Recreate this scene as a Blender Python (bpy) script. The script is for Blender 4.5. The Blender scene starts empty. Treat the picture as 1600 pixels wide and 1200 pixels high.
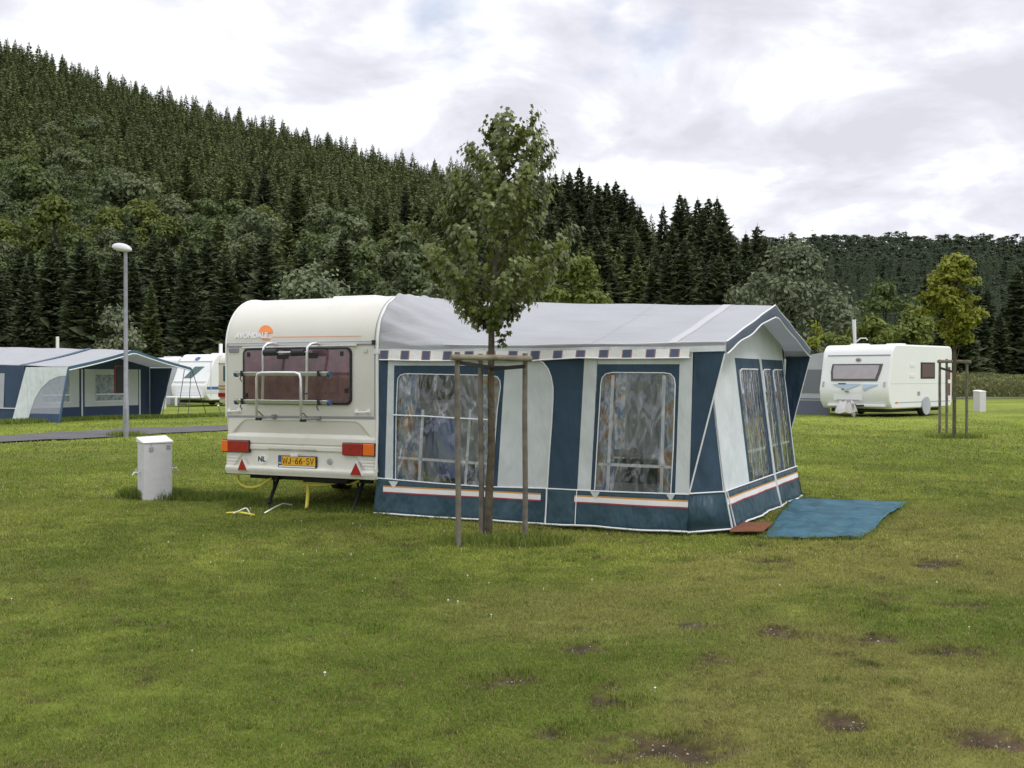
import bpy, math, random
import numpy as np
from mathutils import Vector, Matrix
random.seed(7); rng = np.random.default_rng(11)
R = math.radians
scn = bpy.context.scene
COL = scn.collection

# ------------------------------------------------------------------ camera
F = 1780.0; EYE = 1.55; PITCH = math.atan(14 / F)
cam_d = bpy.data.cameras.new('camera'); cam = bpy.data.objects.new('camera', cam_d); COL.objects.link(cam)
cam.location = (0, 0, EYE); cam.rotation_euler = (math.pi / 2 - PITCH, 0, 0)
cam_d.sensor_width = 36; cam_d.lens = 36 * F / 1600; cam_d.clip_start = .05; cam_d.clip_end = 6000
scn.camera = cam

def ray(px, py):
    x, y, z = (px - 800) / F, 1.0, (600 - py) / F
    c, s = math.cos(PITCH), math.sin(PITCH)
    return Vector((x, y * c + z * s, -y * s + z * c))
def at(px, py, Y):                      # world point seen at a photo pixel, at distance Y
    d = ray(px, py); k = Y / d.y
    return Vector((d.x * k, Y, EYE + d.z * k))
def ground_at(px, py):
    d = ray(px, py); k = -EYE / d.z
    return Vector((d.x * k, d.y * k, 0))
TH = R(25.5); ORI = Vector((-1.536, 12.6, 0))
UD = Vector((math.cos(TH), -math.sin(TH), 0)); VD = Vector((math.sin(TH), math.cos(TH), 0))
def W(px, py, v=0.0):                   # pixel -> (u, z) on the pitch's plane at depth v
    d = ray(px, py); o = Vector((0, 0, EYE)) - ORI
    k = (v - o.dot(VD)) / d.dot(VD)
    p = o + d * k
    return p.dot(UD), p.z
def W3(px, py, v=0.0):
    u, z = W(px, py, v); return (u, v, z)

# ------------------------------------------------------------------ tagging helpers
def tag(o, label=None, cat=None, group=None, kind=None):
    if label: o['label'] = label
    if cat: o['category'] = cat
    if group: o['group'] = group
    if kind: o['kind'] = kind
    return o
def empty(name, loc=(0, 0, 0), rz=0.0):
    o = bpy.data.objects.new(name, None); COL.objects.link(o)
    o.location = loc; o.rotation_euler = (0, 0, rz); o.empty_display_size = .2
    return o
def copy_tree(o, parent=None):
    c = o.copy(); COL.objects.link(c); c.parent = parent
    for ch in list(o.children): copy_tree(ch, c)
    return c

# ------------------------------------------------------------------ mesh builder
class MB:
    def __init__(s): s.v = []; s.f = []; s.m = []
    def add(s, vs, fs, mi=0):
        b = len(s.v); s.v += [tuple(p) for p in vs]
        for f in fs: s.f.append(tuple(i + b for i in f)); s.m.append(mi)
        return s
    def poly(s, pts, mi=0): return s.add(pts, [tuple(range(len(pts)))], mi)
    def box(s, c, size, rz=0.0, mi=0, M=None):
        x, y, z = (k / 2 for k in size)
        p = [Vector((a * x, b * y, d * z)) for a in (-1, 1) for b in (-1, 1) for d in (-1, 1)]
        Rm = M or Matrix.Rotation(rz, 3, 'Z')
        p = [Rm @ q + Vector(c) for q in p]
        return s.add(p, [(0, 1, 3, 2), (4, 6, 7, 5), (0, 4, 5, 1), (2, 3, 7, 6), (0, 2, 6, 4), (1, 5, 7, 3)], mi)
    def tube(s, path, r, n=8, mi=0, cap=True):
        path = [Vector(p) for p in path]; k = len(path)
        rs = r if isinstance(r, (list, tuple)) else [r] * k
        vs = []; prev = None
        for i, p in enumerate(path):
            t = (path[min(i + 1, k - 1)] - path[max(i - 1, 0)]).normalized()
            if prev is None:
                a = Vector((0, 0, 1)) if abs(t.z) < .9 else Vector((1, 0, 0))
                nx = t.cross(a).normalized()
            else:
                nx = (prev - t * prev.dot(t)).normalized()
            prev = nx; ny = t.cross(nx)
            for j in range(n):
                a = 2 * math.pi * j / n
                vs.append(p + (nx * math.cos(a) + ny * math.sin(a)) * rs[i])
        fs = []
        for i in range(k - 1):
            for j in range(n):
                j2 = (j + 1) % n
                fs.append((i * n + j, i * n + j2, (i + 1) * n + j2, (i + 1) * n + j))
        if cap: fs += [tuple(range(n - 1, -1, -1)), tuple((k - 1) * n + j for j in range(n))]
        return s.add(vs, fs, mi)
    def prism(s, poly, off, mi=0):      # poly: 3-D points, off: extrusion vector
        k = len(poly); off = Vector(off); a = [Vector(p) for p in poly]
        fs = [tuple(range(k - 1, -1, -1)), tuple(range(k, 2 * k))]
        fs += [(i, (i + 1) % k, k + (i + 1) % k, k + i) for i in range(k)]
        return s.add(a + [p + off for p in a], fs, mi)
    def grid(s, fn, nu, nv, mi=0):
        vs = [fn(i / nu, j / nv) for j in range(nv + 1) for i in range(nu + 1)]
        fs = [(j * (nu + 1) + i, j * (nu + 1) + i + 1, (j + 1) * (nu + 1) + i + 1, (j + 1) * (nu + 1) + i) for j in range(nv) for i in range(nu)]
        return s.add(vs, fs, mi)
    def lathe(s, prof, c=(0, 0, 0), n=20, M=None, mi=0):   # prof: (r, z)
        M = M or Matrix.Identity(3); c = Vector(c); vs = []
        for r_, z_ in prof:
            for j in range(n):
                a = 2 * math.pi * j / n
                vs.append(M @ Vector((r_ * math.cos(a), r_ * math.sin(a), z_)) + c)
        k = len(prof)
        fs = [(i * n + j, i * n + (j + 1) % n, (i + 1) * n + (j + 1) % n, (i + 1) * n + j) for i in range(k - 1) for j in range(n)]
        fs += [tuple(range(n - 1, -1, -1)), tuple((k - 1) * n + j for j in range(n))]
        return s.add(vs, fs, mi)
    def build(s, name, mats, parent=None, smooth=False, bevel=0, solid=0, sub=0, loc=None):
        me = bpy.data.meshes.new(name); me.from_pydata(s.v, [], s.f)
        mats = mats if isinstance(mats, (list, tuple)) else [mats]
        for m in mats: me.materials.append(m)
        me.polygons.foreach_set('material_index', s.m)
        me.update()
        o = bpy.data.objects.new(name, me); COL.objects.link(o)
        if parent: o.parent = parent
        if loc is not None: o.location = loc
        if smooth: 
            me.polygons.foreach_set('use_smooth', [True] * len(s.f))
            if smooth != 'all':
                try: me.set_sharp_from_angle(angle=R(40))
                except Exception: pass
        if solid:
            m = o.modifiers.new('s', 'SOLIDIFY'); m.thickness = solid; m.offset = 0
        if bevel:
            m = o.modifiers.new('b', 'BEVEL'); m.width = bevel; m.segments = 2; m.limit_method = 'ANGLE'; m.angle_limit = R(35)
        if sub:
            m = o.modifiers.new('u', 'SUBSURF'); m.levels = sub; m.render_levels = sub
        return o

def big_mesh(name, V, Fc, mat, col=None, smooth=False, parent=None):   # V (n,3), Fc (m,k) numpy
    me = bpy.data.meshes.new(name)
    V = np.ascontiguousarray(V, dtype=np.float32); Fc = np.ascontiguousarray(Fc, dtype=np.int32)
    m, k = Fc.shape
    me.vertices.add(len(V)); me.vertices.foreach_set('co', V.ravel())
    me.loops.add(m * k); me.loops.foreach_set('vertex_index', Fc.ravel())
    me.polygons.add(m); me.polygons.foreach_set('loop_start', np.arange(0, m * k, k, dtype=np.int32))
    try: me.polygons.foreach_set('loop_total', np.full(m, k, dtype=np.int32))
    except Exception: pass
    if smooth: me.polygons.foreach_set('use_smooth', np.ones(m, dtype=bool))
    me.materials.append(mat)
    me.update(calc_edges=True); me.validate()
    if col is not None:
        a = me.attributes.new('col', 'FLOAT_COLOR', 'POINT')
        c4 = np.ones((len(V), 4), dtype=np.float32); c4[:, :3] = col
        a.data.foreach_set('color', c4.ravel())
    o = bpy.data.objects.new(name, me); COL.objects.link(o)
    if parent: o.parent = parent
    return o

# ------------------------------------------------------------------ numpy noise
def _h(ix, iy, seed):
    h = (ix.astype(np.int64) * 374761393 + iy.astype(np.int64) * 668265263 + seed * 1442695041) & 0xffffffff
    h = ((h ^ (h >> 13)) * 1274126177) & 0xffffffff
    h = (h ^ (h >> 16)) & 0xffffffff
    return h / 4294967295.0
def vnoise(x, y, seed=0):
    x = np.asarray(x, float); y = np.asarray(y, float)
    ix = np.floor(x); iy = np.floor(y); fx = x - ix; fy = y - iy
    fx = fx * fx * (3 - 2 * fx); fy = fy * fy * (3 - 2 * fy)
    a = _h(ix, iy, seed); b = _h(ix + 1, iy, seed); c = _h(ix, iy + 1, seed); d = _h(ix + 1, iy + 1, seed)
    return (a * (1 - fx) + b * fx) * (1 - fy) + (c * (1 - fx) + d * fx) * fy
def fbm(x, y, seed=0, o=4):
    t = 0; a = .5; s = 0
    for k in range(o):
        t = t + a * vnoise(x * 2 ** k, y * 2 ** k, seed + k * 17); s += a; a *= .55
    return t / s
def sstep(a, b, x):
    t = np.clip((x - a) / (b - a), 0, 1); return t * t * (3 - 2 * t)

# ------------------------------------------------------------------ materials
def mat(name, base=(.5, .5, .5), rough=.6, metal=0.0, spec=.4, var=0.0, vscale=4.0, bump=0.0, bscale=40.0, bstretch=None,
        transl=0.0, coat=0.0, dirt=None, coords='Object', bdist=.01, sheen=0.0, alpha=1.0):
    m = bpy.data.materials.new(name); m.use_nodes = True
    nt = m.node_tree; N = nt.nodes; L = nt.links
    b = N['Principled BSDF']; out = N['Material Output']
    b.inputs['Base Color'].default_value = (*base, 1); b.inputs['Roughness'].default_value = rough
    b.inputs['Metallic'].default_value = metal; b.inputs['Specular IOR Level'].default_value = spec
    if coat: b.inputs['Coat Weight'].default_value = coat; b.inputs['Coat Roughness'].default_value = .12
    tc = N.new('ShaderNodeTexCoord')
    colsock = None
    if var:
        n = N.new('ShaderNodeTexNoise'); n.inputs['Scale'].default_value = vscale; n.inputs['Detail'].default_value = 5
        L.new(tc.outputs[coords], n.inputs['Vector'])
        mr = N.new('ShaderNodeMapRange'); mr.inputs['From Min'].default_value = .3; mr.inputs['From Max'].default_value = .7
        mr.inputs['To Min'].default_value = 1 - var; mr.inputs['To Max'].default_value = 1 + var
        L.new(n.outputs['Fac'], mr.inputs['Value'])
        mx = N.new('ShaderNodeVectorMath'); mx.operation = 'SCALE'; mx.inputs[0].default_value = base
        L.new(mr.outputs[0], mx.inputs['Scale']); colsock = mx.outputs[0]
    if dirt:                                # (colour, amount, scale)
        n = N.new('ShaderNodeTexNoise'); n.inputs['Scale'].default_value = dirt[2]; n.inputs['Detail'].default_value = 8; n.inputs['Roughness'].default_value = .7
        L.new(tc.outputs[coords], n.inputs['Vector'])
        mr = N.new('ShaderNodeMapRange'); mr.inputs['From Min'].default_value = .5; mr.inputs['From Max'].default_value = .8
        mr.inputs['To Min'].default_value = 0; mr.inputs['To Max'].default_value = dirt[1]
        L.new(n.outputs['Fac'], mr.inputs['Value'])
        mx = N.new('ShaderNodeMix'); mx.data_type = 'RGBA'
        L.new(mr.outputs[0], mx.inputs['Factor'])
        if colsock: L.new(colsock, mx.inputs[6])
        else: mx.inputs[6].default_value = (*base, 1)
        mx.inputs[7].default_value = (*dirt[0], 1); colsock = mx.outputs[2]
    if colsock: L.new(colsock, b.inputs['Base Color'])
    if bump:
        n = N.new('ShaderNodeTexNoise'); n.inputs['Scale'].default_value = bscale; n.inputs['Detail'].default_value = 3
        mp = N.new('ShaderNodeMapping')
        if bstretch: mp.inputs['Scale'].default_value = bstretch[0]; mp.inputs['Rotation'].default_value = bstretch[1]
        L.new(tc.outputs[coords], mp.inputs['Vector']); L.new(mp.outputs[0], n.inputs['Vector'])
        bp = N.new('ShaderNodeBump'); bp.inputs['Strength'].default_value = bump; bp.inputs['Distance'].default_value = bdist
        L.new(n.outputs['Fac'], bp.inputs['Height']); L.new(bp.outputs[0], b.inputs['Normal'])
    if transl:
        tr = N.new('ShaderNodeBsdfTranslucent'); tr.inputs['Color'].default_value = (*base, 1)
        if colsock: L.new(colsock, tr.inputs['Color'])
        ms = N.new('ShaderNodeMixShader'); ms.inputs[0].default_value = transl
        L.new(b.outputs[0], ms.inputs[1]); L.new(tr.outputs[0], ms.inputs[2]); L.new(ms.outputs[0], out.inputs['Surface'])
    return m

def clear_mat(name, tint=(.9, .92, .93), gloss=.2, rough=.06, bump=.3, bscale=6, stretch=((1, 1, .35), (0, .5, 0)), bdist=.02, film=(.6, .62, .64), haze=.12, streak=0):
    m = bpy.data.materials.new(name); m.use_nodes = True
    nt = m.node_tree; N = nt.nodes; L = nt.links; N.remove(N['Principled BSDF']); out = N['Material Output']
    tr = N.new('ShaderNodeBsdfTransparent'); tr.inputs[0].default_value = (*tint, 1)
    gl = N.new('ShaderNodeBsdfGlossy'); gl.inputs['Roughness'].default_value = rough; gl.inputs[0].default_value = (1, 1, 1, 1)
    df = N.new('ShaderNodeBsdfDiffuse'); df.inputs[0].default_value = (*film, 1)
    tc = N.new('ShaderNodeTexCoord'); mp = N.new('ShaderNodeMapping')
    mp.inputs['Scale'].default_value = stretch[0]; mp.inputs['Rotation'].default_value = stretch[1]
    n = N.new('ShaderNodeTexNoise'); n.inputs['Scale'].default_value = bscale; n.inputs['Detail'].default_value = 2
    n.inputs['Distortion'].default_value = 1.2
    L.new(tc.outputs['Object'], mp.inputs[0]); L.new(mp.outputs[0], n.inputs['Vector'])
    bp = N.new('ShaderNodeBump'); bp.inputs['Strength'].default_value = bump; bp.inputs['Distance'].default_value = bdist
    L.new(n.outputs['Fac'], bp.inputs['Height']); L.new(bp.outputs[0], gl.inputs['Normal'])
    if streak:
        n5 = N.new('ShaderNodeTexNoise'); n5.inputs['Scale'].default_value = 7; n5.inputs['Detail'].default_value = 3; n5.inputs['Distortion'].default_value = 1.6
        L.new(mp.outputs[0], n5.inputs['Vector']); m5 = N.new('ShaderNodeMapRange'); m5.inputs['From Min'].default_value = .60; m5.inputs['From Max'].default_value = .72; m5.inputs['To Min'].default_value = gloss; m5.inputs['To Max'].default_value = gloss + streak  # gloss raised in noise streaks, imitating reflections off wrinkled vinyl
        L.new(n5.outputs['Fac'], m5.inputs['Value'])
    fr = N.new('ShaderNodeFresnel'); fr.inputs['IOR'].default_value = 1.5; L.new(bp.outputs[0], fr.inputs['Normal'])
    ad = N.new('ShaderNodeMath'); ad.operation = 'ADD'; ad.use_clamp = True; ad.inputs[1].default_value = gloss; L.new(fr.outputs[0], ad.inputs[0])
    if streak: L.new(m5.outputs[0], ad.inputs[1])
    m1 = N.new('ShaderNodeMixShader'); m1.inputs[0].default_value = haze
    if streak:
        m6 = N.new('ShaderNodeMapRange'); m6.inputs['From Min'].default_value = .36; m6.inputs['From Max'].default_value = .60; m6.inputs['To Min'].default_value = .01; m6.inputs['To Max'].default_value = haze * 1.6  # pale film thinned by the same noise to imitate dark reflected streaks
        L.new(n5.outputs['Fac'], m6.inputs['Value']); L.new(m6.outputs[0], m1.inputs[0])
    L.new(tr.outputs[0], m1.inputs[1]); L.new(df.outputs[0], m1.inputs[2])
    m2 = N.new('ShaderNodeMixShader'); L.new(ad.outputs[0], m2.inputs[0]); L.new(m1.outputs[0], m2.inputs[1]); L.new(gl.outputs[0], m2.inputs[2])
    L.new(m2.outputs[0], out.inputs['Surface'])
    return m

def foliage_mat(name, c1, c2, scale=.15, transl=.35, rough=.55, fine=2.0, attr=False, spec=.3):
    m = bpy.data.materials.new(name); m.use_nodes = True
    nt = m.node_tree; N = nt.nodes; L = nt.links; b = N['Principled BSDF']; out = N['Material Output']
    b.inputs['Roughness'].default_value = rough; b.inputs['Specular IOR Level'].default_value = spec
    g = N.new('ShaderNodeNewGeometry')
    n = N.new('ShaderNodeTexNoise'); n.inputs['Scale'].default_value = scale; n.inputs['Detail'].default_value = 2
    L.new(g.outputs['Position'], n.inputs['Vector'])
    n2 = N.new('ShaderNodeTexNoise'); n2.inputs['Scale'].default_value = fine; n2.inputs['Detail'].default_value = 3
    L.new(g.outputs['Position'], n2.inputs['Vector'])
    ad = N.new('ShaderNodeMath'); ad.operation = 'ADD'; L.new(n.outputs['Fac'], ad.inputs[0]); L.new(n2.outputs['Fac'], ad.inputs[1])
    mr = N.new('ShaderNodeMapRange'); mr.inputs['From Min'].default_value = .7; mr.inputs['From Max'].default_value = 1.3
    L.new(ad.outputs[0], mr.inputs['Value'])
    mx = N.new('ShaderNodeMix'); mx.data_type = 'RGBA'; L.new(mr.outputs[0], mx.inputs['Factor'])
    mx.inputs[6].default_value = (*c1, 1); mx.inputs[7].default_value = (*c2, 1)
    cs = mx.outputs[2]
    if attr:
        at_ = N.new('ShaderNodeAttribute'); at_.attribute_name = 'col'; cs = at_.outputs['Color']
    L.new(cs, b.inputs['Base Color'])
    tr = N.new('ShaderNodeBsdfTranslucent'); L.new(cs, tr.inputs[0])
    ms = N.new('ShaderNodeMixShader'); ms.inputs[0].default_value = transl
    L.new(b.outputs[0], ms.inputs[1]); L.new(tr.outputs[0], ms.inputs[2]); L.new(ms.outputs[0], out.inputs['Surface'])
    return m

M = {}
wr = ((1.0, 1.0, .25), (0, .6, 0))
M['canvas'] = mat('grey awning canvas', (.69, .735, .735), .85, spec=.15, var=.06, vscale=3, bump=.7, bscale=3.2, bstretch=((1.2, 1, .45), (0, .75, 0)), transl=.12, bdist=.12, dirt=((.45, .46, .42), .25, 1.5))
M['canvas_front'] = M['canvas']
M['roof'] = mat('pale awning roof cloth', (.60, .612, .635), .75, spec=.15, var=.03, vscale=2, bump=.6, bscale=4, bstretch=((.35, 1, 1), (0, 0, .5)), transl=.40, bdist=.08)
M['navy'] = mat('blue awning canvas', (.042, .074, .110), .8, spec=.2, var=.14, vscale=2, bump=.8, bscale=3.2, bstretch=((1.2, 1, .45), (0, .75, 0)), bdist=.12)
M['skirt'] = mat('blue awning skirt vinyl', (.028, .068, .092), .5, spec=.35, var=.10, vscale=2, bump=.9, bscale=4, bstretch=((1, 1, .5), (0, .7, 0)), bdist=.12)
M['valblue'] = mat('valance slate stripe', (.10, .115, .175), .8, spec=.2)
M['valred'] = mat('valance maroon stripe', (.30, .17, .17), .8, spec=.2)
M['valwhite'] = mat('valance white cloth', (.75, .74, .71), .8, spec=.2, bump=.4, bscale=12, bdist=.02)
M['piping'] = mat('white piping', (.78, .79, .80), .5)
M['orange'] = mat('orange trim tape', (.55, .27, .05), .6); M['red'] = mat('red trim tape', (.32, .04, .06), .6); M['wtape'] = mat('white trim tape', (.75, .74, .72), .6, var=.05)
M['pvc'] = clear_mat('clear window vinyl', tint=(.97, .98, .99), gloss=.03, haze=.085, bump=.9, bscale=5, bdist=.05, streak=.16, stretch=((1.2, 1.2, .38), (0, .35, 0)), film=(.74, .80, .86))
M['bar'] = mat('pale window bar', (.90, .90, .92), .6)
M['shell'] = mat('cream caravan shell', (.67, .655, .59), .35, spec=.45, var=.02, vscale=1.5, bump=.06, bscale=240, dirt=((.40, .36, .27), .25, 2.5), bdist=.004)
M['shell_low'] = mat('cream moulded caravan panel', (.74, .725, .65), .3, spec=.5, var=.02, vscale=2, dirt=((.38, .34, .24), .32, 4.0))
M['wshell'] = mat('white caravan shell', (.80, .81, .82), .3, spec=.5, var=.02, vscale=1.0)
M['beige'] = mat('beige caravan shell', (.66, .62, .52), .35, spec=.5)
M['wplastic'] = mat('white plastic', (.80, .80, .78), .35)
M['greytrim'] = mat('grey trim', (.30, .31, .33), .45)
M['black'] = mat('black rubber', (.02, .02, .022), .6, spec=.4)
M['under'] = mat('dark underbody', (.03, .03, .03), .8, var=.3, vscale=6)
M['alu'] = mat('silver tube', (.72, .73, .75), .32, metal=.75, spec=.5, var=.05, vscale=8)
M['galv'] = mat('galvanised steel', (.26, .27, .285), .5, metal=.3, var=.12, vscale=10)
M['bluecap'] = mat('blue end cap', (.04, .08, .16), .4)
M['redlens'] = mat('red lamp lens', (.33, .012, .015), .15, spec=.6, coat=.5, var=.2, vscale=20)
M['amber'] = mat('amber lamp lens', (.85, .16, .02), .15, spec=.6, coat=.5, var=.08, vscale=20)
M['reflector'] = mat('red reflector', (.36, .02, .02), .2, coat=.4)
M['plate'] = mat('yellow number plate', (.85, .45, .03), .35); M['plateblue'] = mat('blue plate band', (.03, .10, .35), .35)
M['ink'] = mat('black lettering', (.015, .015, .015), .5); M['sticker'] = mat('white sticker', (.82, .83, .80), .4)
M['sun'] = mat('orange sun decal', (.85, .27, .07), .4); M['decalwhite'] = mat('pale lettering decal', (.90, .90, .92), .35)
M['window'] = clear_mat('tinted acrylic window', tint=(.66, .58, .60), gloss=.02, rough=.03, bump=.05, bscale=3, bdist=.01, haze=.06, film=(.3, .25, .25))
M['curtain'] = mat('mauve curtain', (.62, .42, .45), .9, spec=.1, var=.25, vscale=9)
M['lilac'] = mat('pale lilac blind', (.42, .38, .42), .9, spec=.1, var=.06)
M['yellow'] = mat('yellow hose', (.75, .66, .10), .5, var=.1, vscale=8)
M['stake'] = mat('weathered grey stake', (.155, .14, .115), .85, spec=.2, var=.35, vscale=9, bump=.6, bscale=30, bstretch=((1, 1, .12), (0, 0, 0)), bdist=.01)
M['log'] = mat('weathered crossbar', (.22, .195, .145), .85, spec=.2, var=.3, vscale=9, bump=.6, bscale=30, bstretch=((.12, 1, 1), (0, 0, 0)), bdist=.01)
M['bark'] = mat('young bark', (.10, .085, .06), .9, spec=.2, var=.4, vscale=14, bump=.8, bscale=40, bdist=.01, dirt=((.30, .20, .06), .4, 6))
M['barkdark'] = mat('dark bark', (.05, .042, .035), .9, spec=.2, var=.3, vscale=3)
M['strap'] = mat('black tie strap', (.03, .03, .03), .7)
M['asphalt'] = mat('asphalt', (.115, .112, .115), .9, spec=.2, var=.18, vscale=1.2, bump=.3, bscale=60, coords='Object')
M['concrete'] = mat('white painted concrete', (.60, .59, .61), .7, spec=.3, var=.05, vscale=8, dirt=((.25, .24, .2), .35, 9), bump=.15, bscale=60)
M['mat'] = mat('blue woven ground mat', (.042, .125, .172), .75, spec=.25, var=.22, vscale=3, bump=.9, bscale=3.5, bstretch=((1, 2.5, 1), (0, 0, .3)), bdist=.12, dirt=((.12, .16, .16), .3, 5))
M['doormat'] = mat('brown coir doormat', (.20, .085, .05), .95, spec=.1, var=.2, vscale=30, bump=.6, bscale=120)
M['chairblue'] = mat('blue chair cloth', (.14, .20, .48), .8, spec=.2, var=.08, vscale=5)
M['darkglass'] = mat('dark window', (.06, .055, .06), .12, spec=.6)
M['greenglass'] = mat('green tinted window', (.05, .12, .12), .1, spec=.6)
M['bluestripe'] = mat('blue body stripe', (.07, .13, .32), .4)
M['paleblue'] = mat('pale blue body graphic', (.42, .52, .66), .35)
M['greytent'] = mat('grey tent cloth', (.42, .44, .48), .8, spec=.2, var=.08, vscale=2, bump=.3, bscale=4, bdist=.03)
M['slatetent'] = mat('slate tent cloth', (.13, .14, .19), .8, spec=.2)
M['bluetent'] = mat('blue tent cloth', (.055, .085, .145), .8, spec=.2, var=.08, vscale=2, bump=.3, bscale=3, bdist=.03)
M['tealtrim'] = mat('teal trim', (.05, .11, .17), .7)
M['lamp'] = mat('pale lamp housing', (.62, .64, .66), .3, spec=.5); M['lampglass'] = mat('lamp diffuser', (.72, .74, .74), .2, spec=.6)
M['rope'] = mat('dark guy rope', (.06, .08, .075), .8)
M['cream'] = mat('cream hitch cover', (.46, .44, .44), .7, bump=.5, bscale=8, bdist=.04)
M['brownscreen'] = mat('dark panel', (.012, .012, .013), .4); M['redframe'] = mat('dull red frame', (.25, .06, .05), .6)

# patterned curtain: white / blue / orange blotches
def curtain_mat():
    m = mat('patterned awning curtain', (.5, .55, .6), .9, spec=.1, transl=.45)
    nt = m.node_tree; N = nt.nodes; L = nt.links
    tc = N.new('ShaderNodeTexCoord'); mp = N.new('ShaderNodeMapping'); mp.inputs['Scale'].default_value = (1.4, 1.4, .8)
    n = N.new('ShaderNodeTexNoise'); n.inputs['Scale'].default_value = 6.5; n.inputs['Detail'].default_value = 2.0; n.inputs['Distortion'].default_value = .5
    L.new(tc.outputs['Object'], mp.inputs[0]); L.new(mp.outputs[0], n.inputs['Vector'])
    r = N.new('ShaderNodeValToRGB'); e = r.color_ramp.elements
    e[0].position = .30; e[0].color = (.12, .20, .42, 1); e[1].position = .44; e[1].color = (.40, .52, .72, 1)
    for p, c in ((.50, (.92, .94, .96)), (.57, (.55, .58, .62)), (.615, (.90, .50, .12)), (.66, (.58, .16, .06)), (.72, (.16, .24, .42))):
        k = e.new(p); k.color = (*c, 1)
    r.color_ramp.interpolation = 'LINEAR'
    L.new(n.outputs['Fac'], r.inputs[0])
    for nd in N:
        if nd.type == 'BSDF_PRINCIPLED': L.new(r.outputs[0], nd.inputs['Base Color'])
        if nd.type == 'BSDF_TRANSLUCENT': L.new(r.outputs[0], nd.inputs['Color'])
    return m
M['pattern'] = curtain_mat()

def text_mesh(name, s, size, mt, parent, loc, rot, bold=0.0, align='CENTER', sx=1.0):
    c = bpy.data.curves.new(name, 'FONT'); c.body = s; c.size = size; c.align_x = align; c.align_y = 'CENTER'; c.extrude = .0015; c.offset = bold
    o = bpy.data.objects.new('tmp', c); COL.objects.link(o)
    bpy.context.view_layer.update()
    me = bpy.data.meshes.new_from_object(o.evaluated_get(bpy.context.evaluated_depsgraph_get()))
    bpy.data.objects.remove(o); bpy.data.curves.remove(c)
    me.materials.clear(); me.materials.append(mt); me.name = name
    t = bpy.data.objects.new(name, me); COL.objects.link(t); t.parent = parent; t.location = loc; t.rotation_euler = rot; t.scale = (sx, 1, 1)
    return t

# ================================================================== GROUND
SKY = [(-400, 0), (0, 72), (50, 84), (100, 97), (200, 130), (300, 157), (400, 180), (500, 207), (600, 232), (700, 248), (800, 258), (880, 268), (950, 288), (990, 310), (1030, 345), (1100, 400), (1180, 520), (1260, 586)]
CREST = [(-400, 430), (0, 415), (300, 395), (500, 375), (700, 345), (870, 315), (1000, 285), (1100, 260), (1260, 240)]
def left_hill(X, Y):
    Ys = np.maximum(Y, 1.0); px = 800 + F * X / Ys
    s = (586 - np.interp(px, *zip(*SKY))) / F
    dc = np.interp(px, *zip(*CREST)); df = np.interp(px, [-400, 500, 900, 1260], [150, 150, 165, 180])
    hc = np.maximum(s * dc + EYE - np.interp(px, [0, 400, 800], [9.5, 12, 13]), 0)
    r = (Y - df) / (dc - df)
    h = hc * np.where(r < 1, np.clip(r, 0, 1) ** .95, np.clip(1 - (r - 1) * .25, .4, 1))
    return np.where(Y > 60, h, 0)
def far_hill(X, Y):
    px = 800 + F * X / np.maximum(Y, 1.0)
    s = (586 - np.interp(px, [700, 1000, 1250, 1400, 1600, 2000], [372, 366, 360, 357, 362, 372])) / F
    hc = s * 640 + EYE - 13
    r = np.clip((Y - 330) / 310, 0, 1)
    g = sstep(-20, 60, X)
    return np.where(Y > 200, hc * r ** 1.05 * g, 0)
def lawn_h(X, Y):
    near = (fbm(X * .35, Y * .35, 3) - .5) * .10 + (fbm(X * 1.7, Y * 1.7, 9, 2) - .5) * .025
    # level where things stand
    P = X * math.cos(TH) - (Y) * math.sin(TH)
    return near * np.exp(-np.maximum(Y - 60, 0) / 60)
def height(X, Y):
    X = np.asarray(X, float); Y = np.asarray(Y, float)
    return lawn_h(X, Y) + np.maximum(left_hill(X, Y), far_hill(X, Y))
def gh(x, y): return float(height(np.array([x]), np.array([y]))[0])

DIRT = []          # bare patches (x, y, rx, ry) where the photograph shows them
for px, py, rx, ry in [(795, 1060, 38, 14), (905, 1010, 40, 10), (935, 1000, 30, 8), (1000, 1150, 95, 22), (960, 1175, 55, 14), (1090, 1172, 70, 18), (1110, 1035, 38, 12), (1215, 990, 40, 13),
                       (1045, 1098, 45, 12), (945, 1090, 40, 22), (1320, 1135, 50, 16), (1385, 1005, 40, 10), (1470, 1030, 75, 16), (850, 1143, 28, 12), (1450, 885, 30, 9),
                       (1515, 955, 45, 9), (1205, 880, 35, 8), (1080, 973, 22, 6), (1560, 1165, 55, 18), (1390, 945, 55, 12), (1460, 880, 40, 6), (1180, 850, 30, 5)]:
    a = ground_at(px - rx, py); b = ground_at(px + rx, py); c = ground_at(px, py - ry); d = ground_at(px, py + ry)
    DIRT.append(((a.x + b.x) / 2, (c.y + d.y) / 2, abs(b.x - a.x) / 2, abs(c.y - d.y) / 2))
def dirt_mask(X, Y):
    n = fbm(X * 2.6, Y * 2.6, 21, 4); n2 = fbm(X * 7, Y * 7, 35, 3)
    m = np.zeros_like(X)
    for x, y, rx, ry in DIRT:
        d = np.sqrt(((X - x) / (rx * 1.15)) ** 2 + ((Y - y) / (ry * 1.15)) ** 2)
        m = np.maximum(m, 1.15 - d)
    m = np.clip(m, 0, 1)
    n = np.where(m > .02, n, n * .8)
    return np.clip(sstep(.47, .80, m * .62 + n * .55 + (n2 - .5) * 1.1 + (vnoise(X * 18, Y * 18, 37) - .5) * .35), 0, 1)
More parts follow.
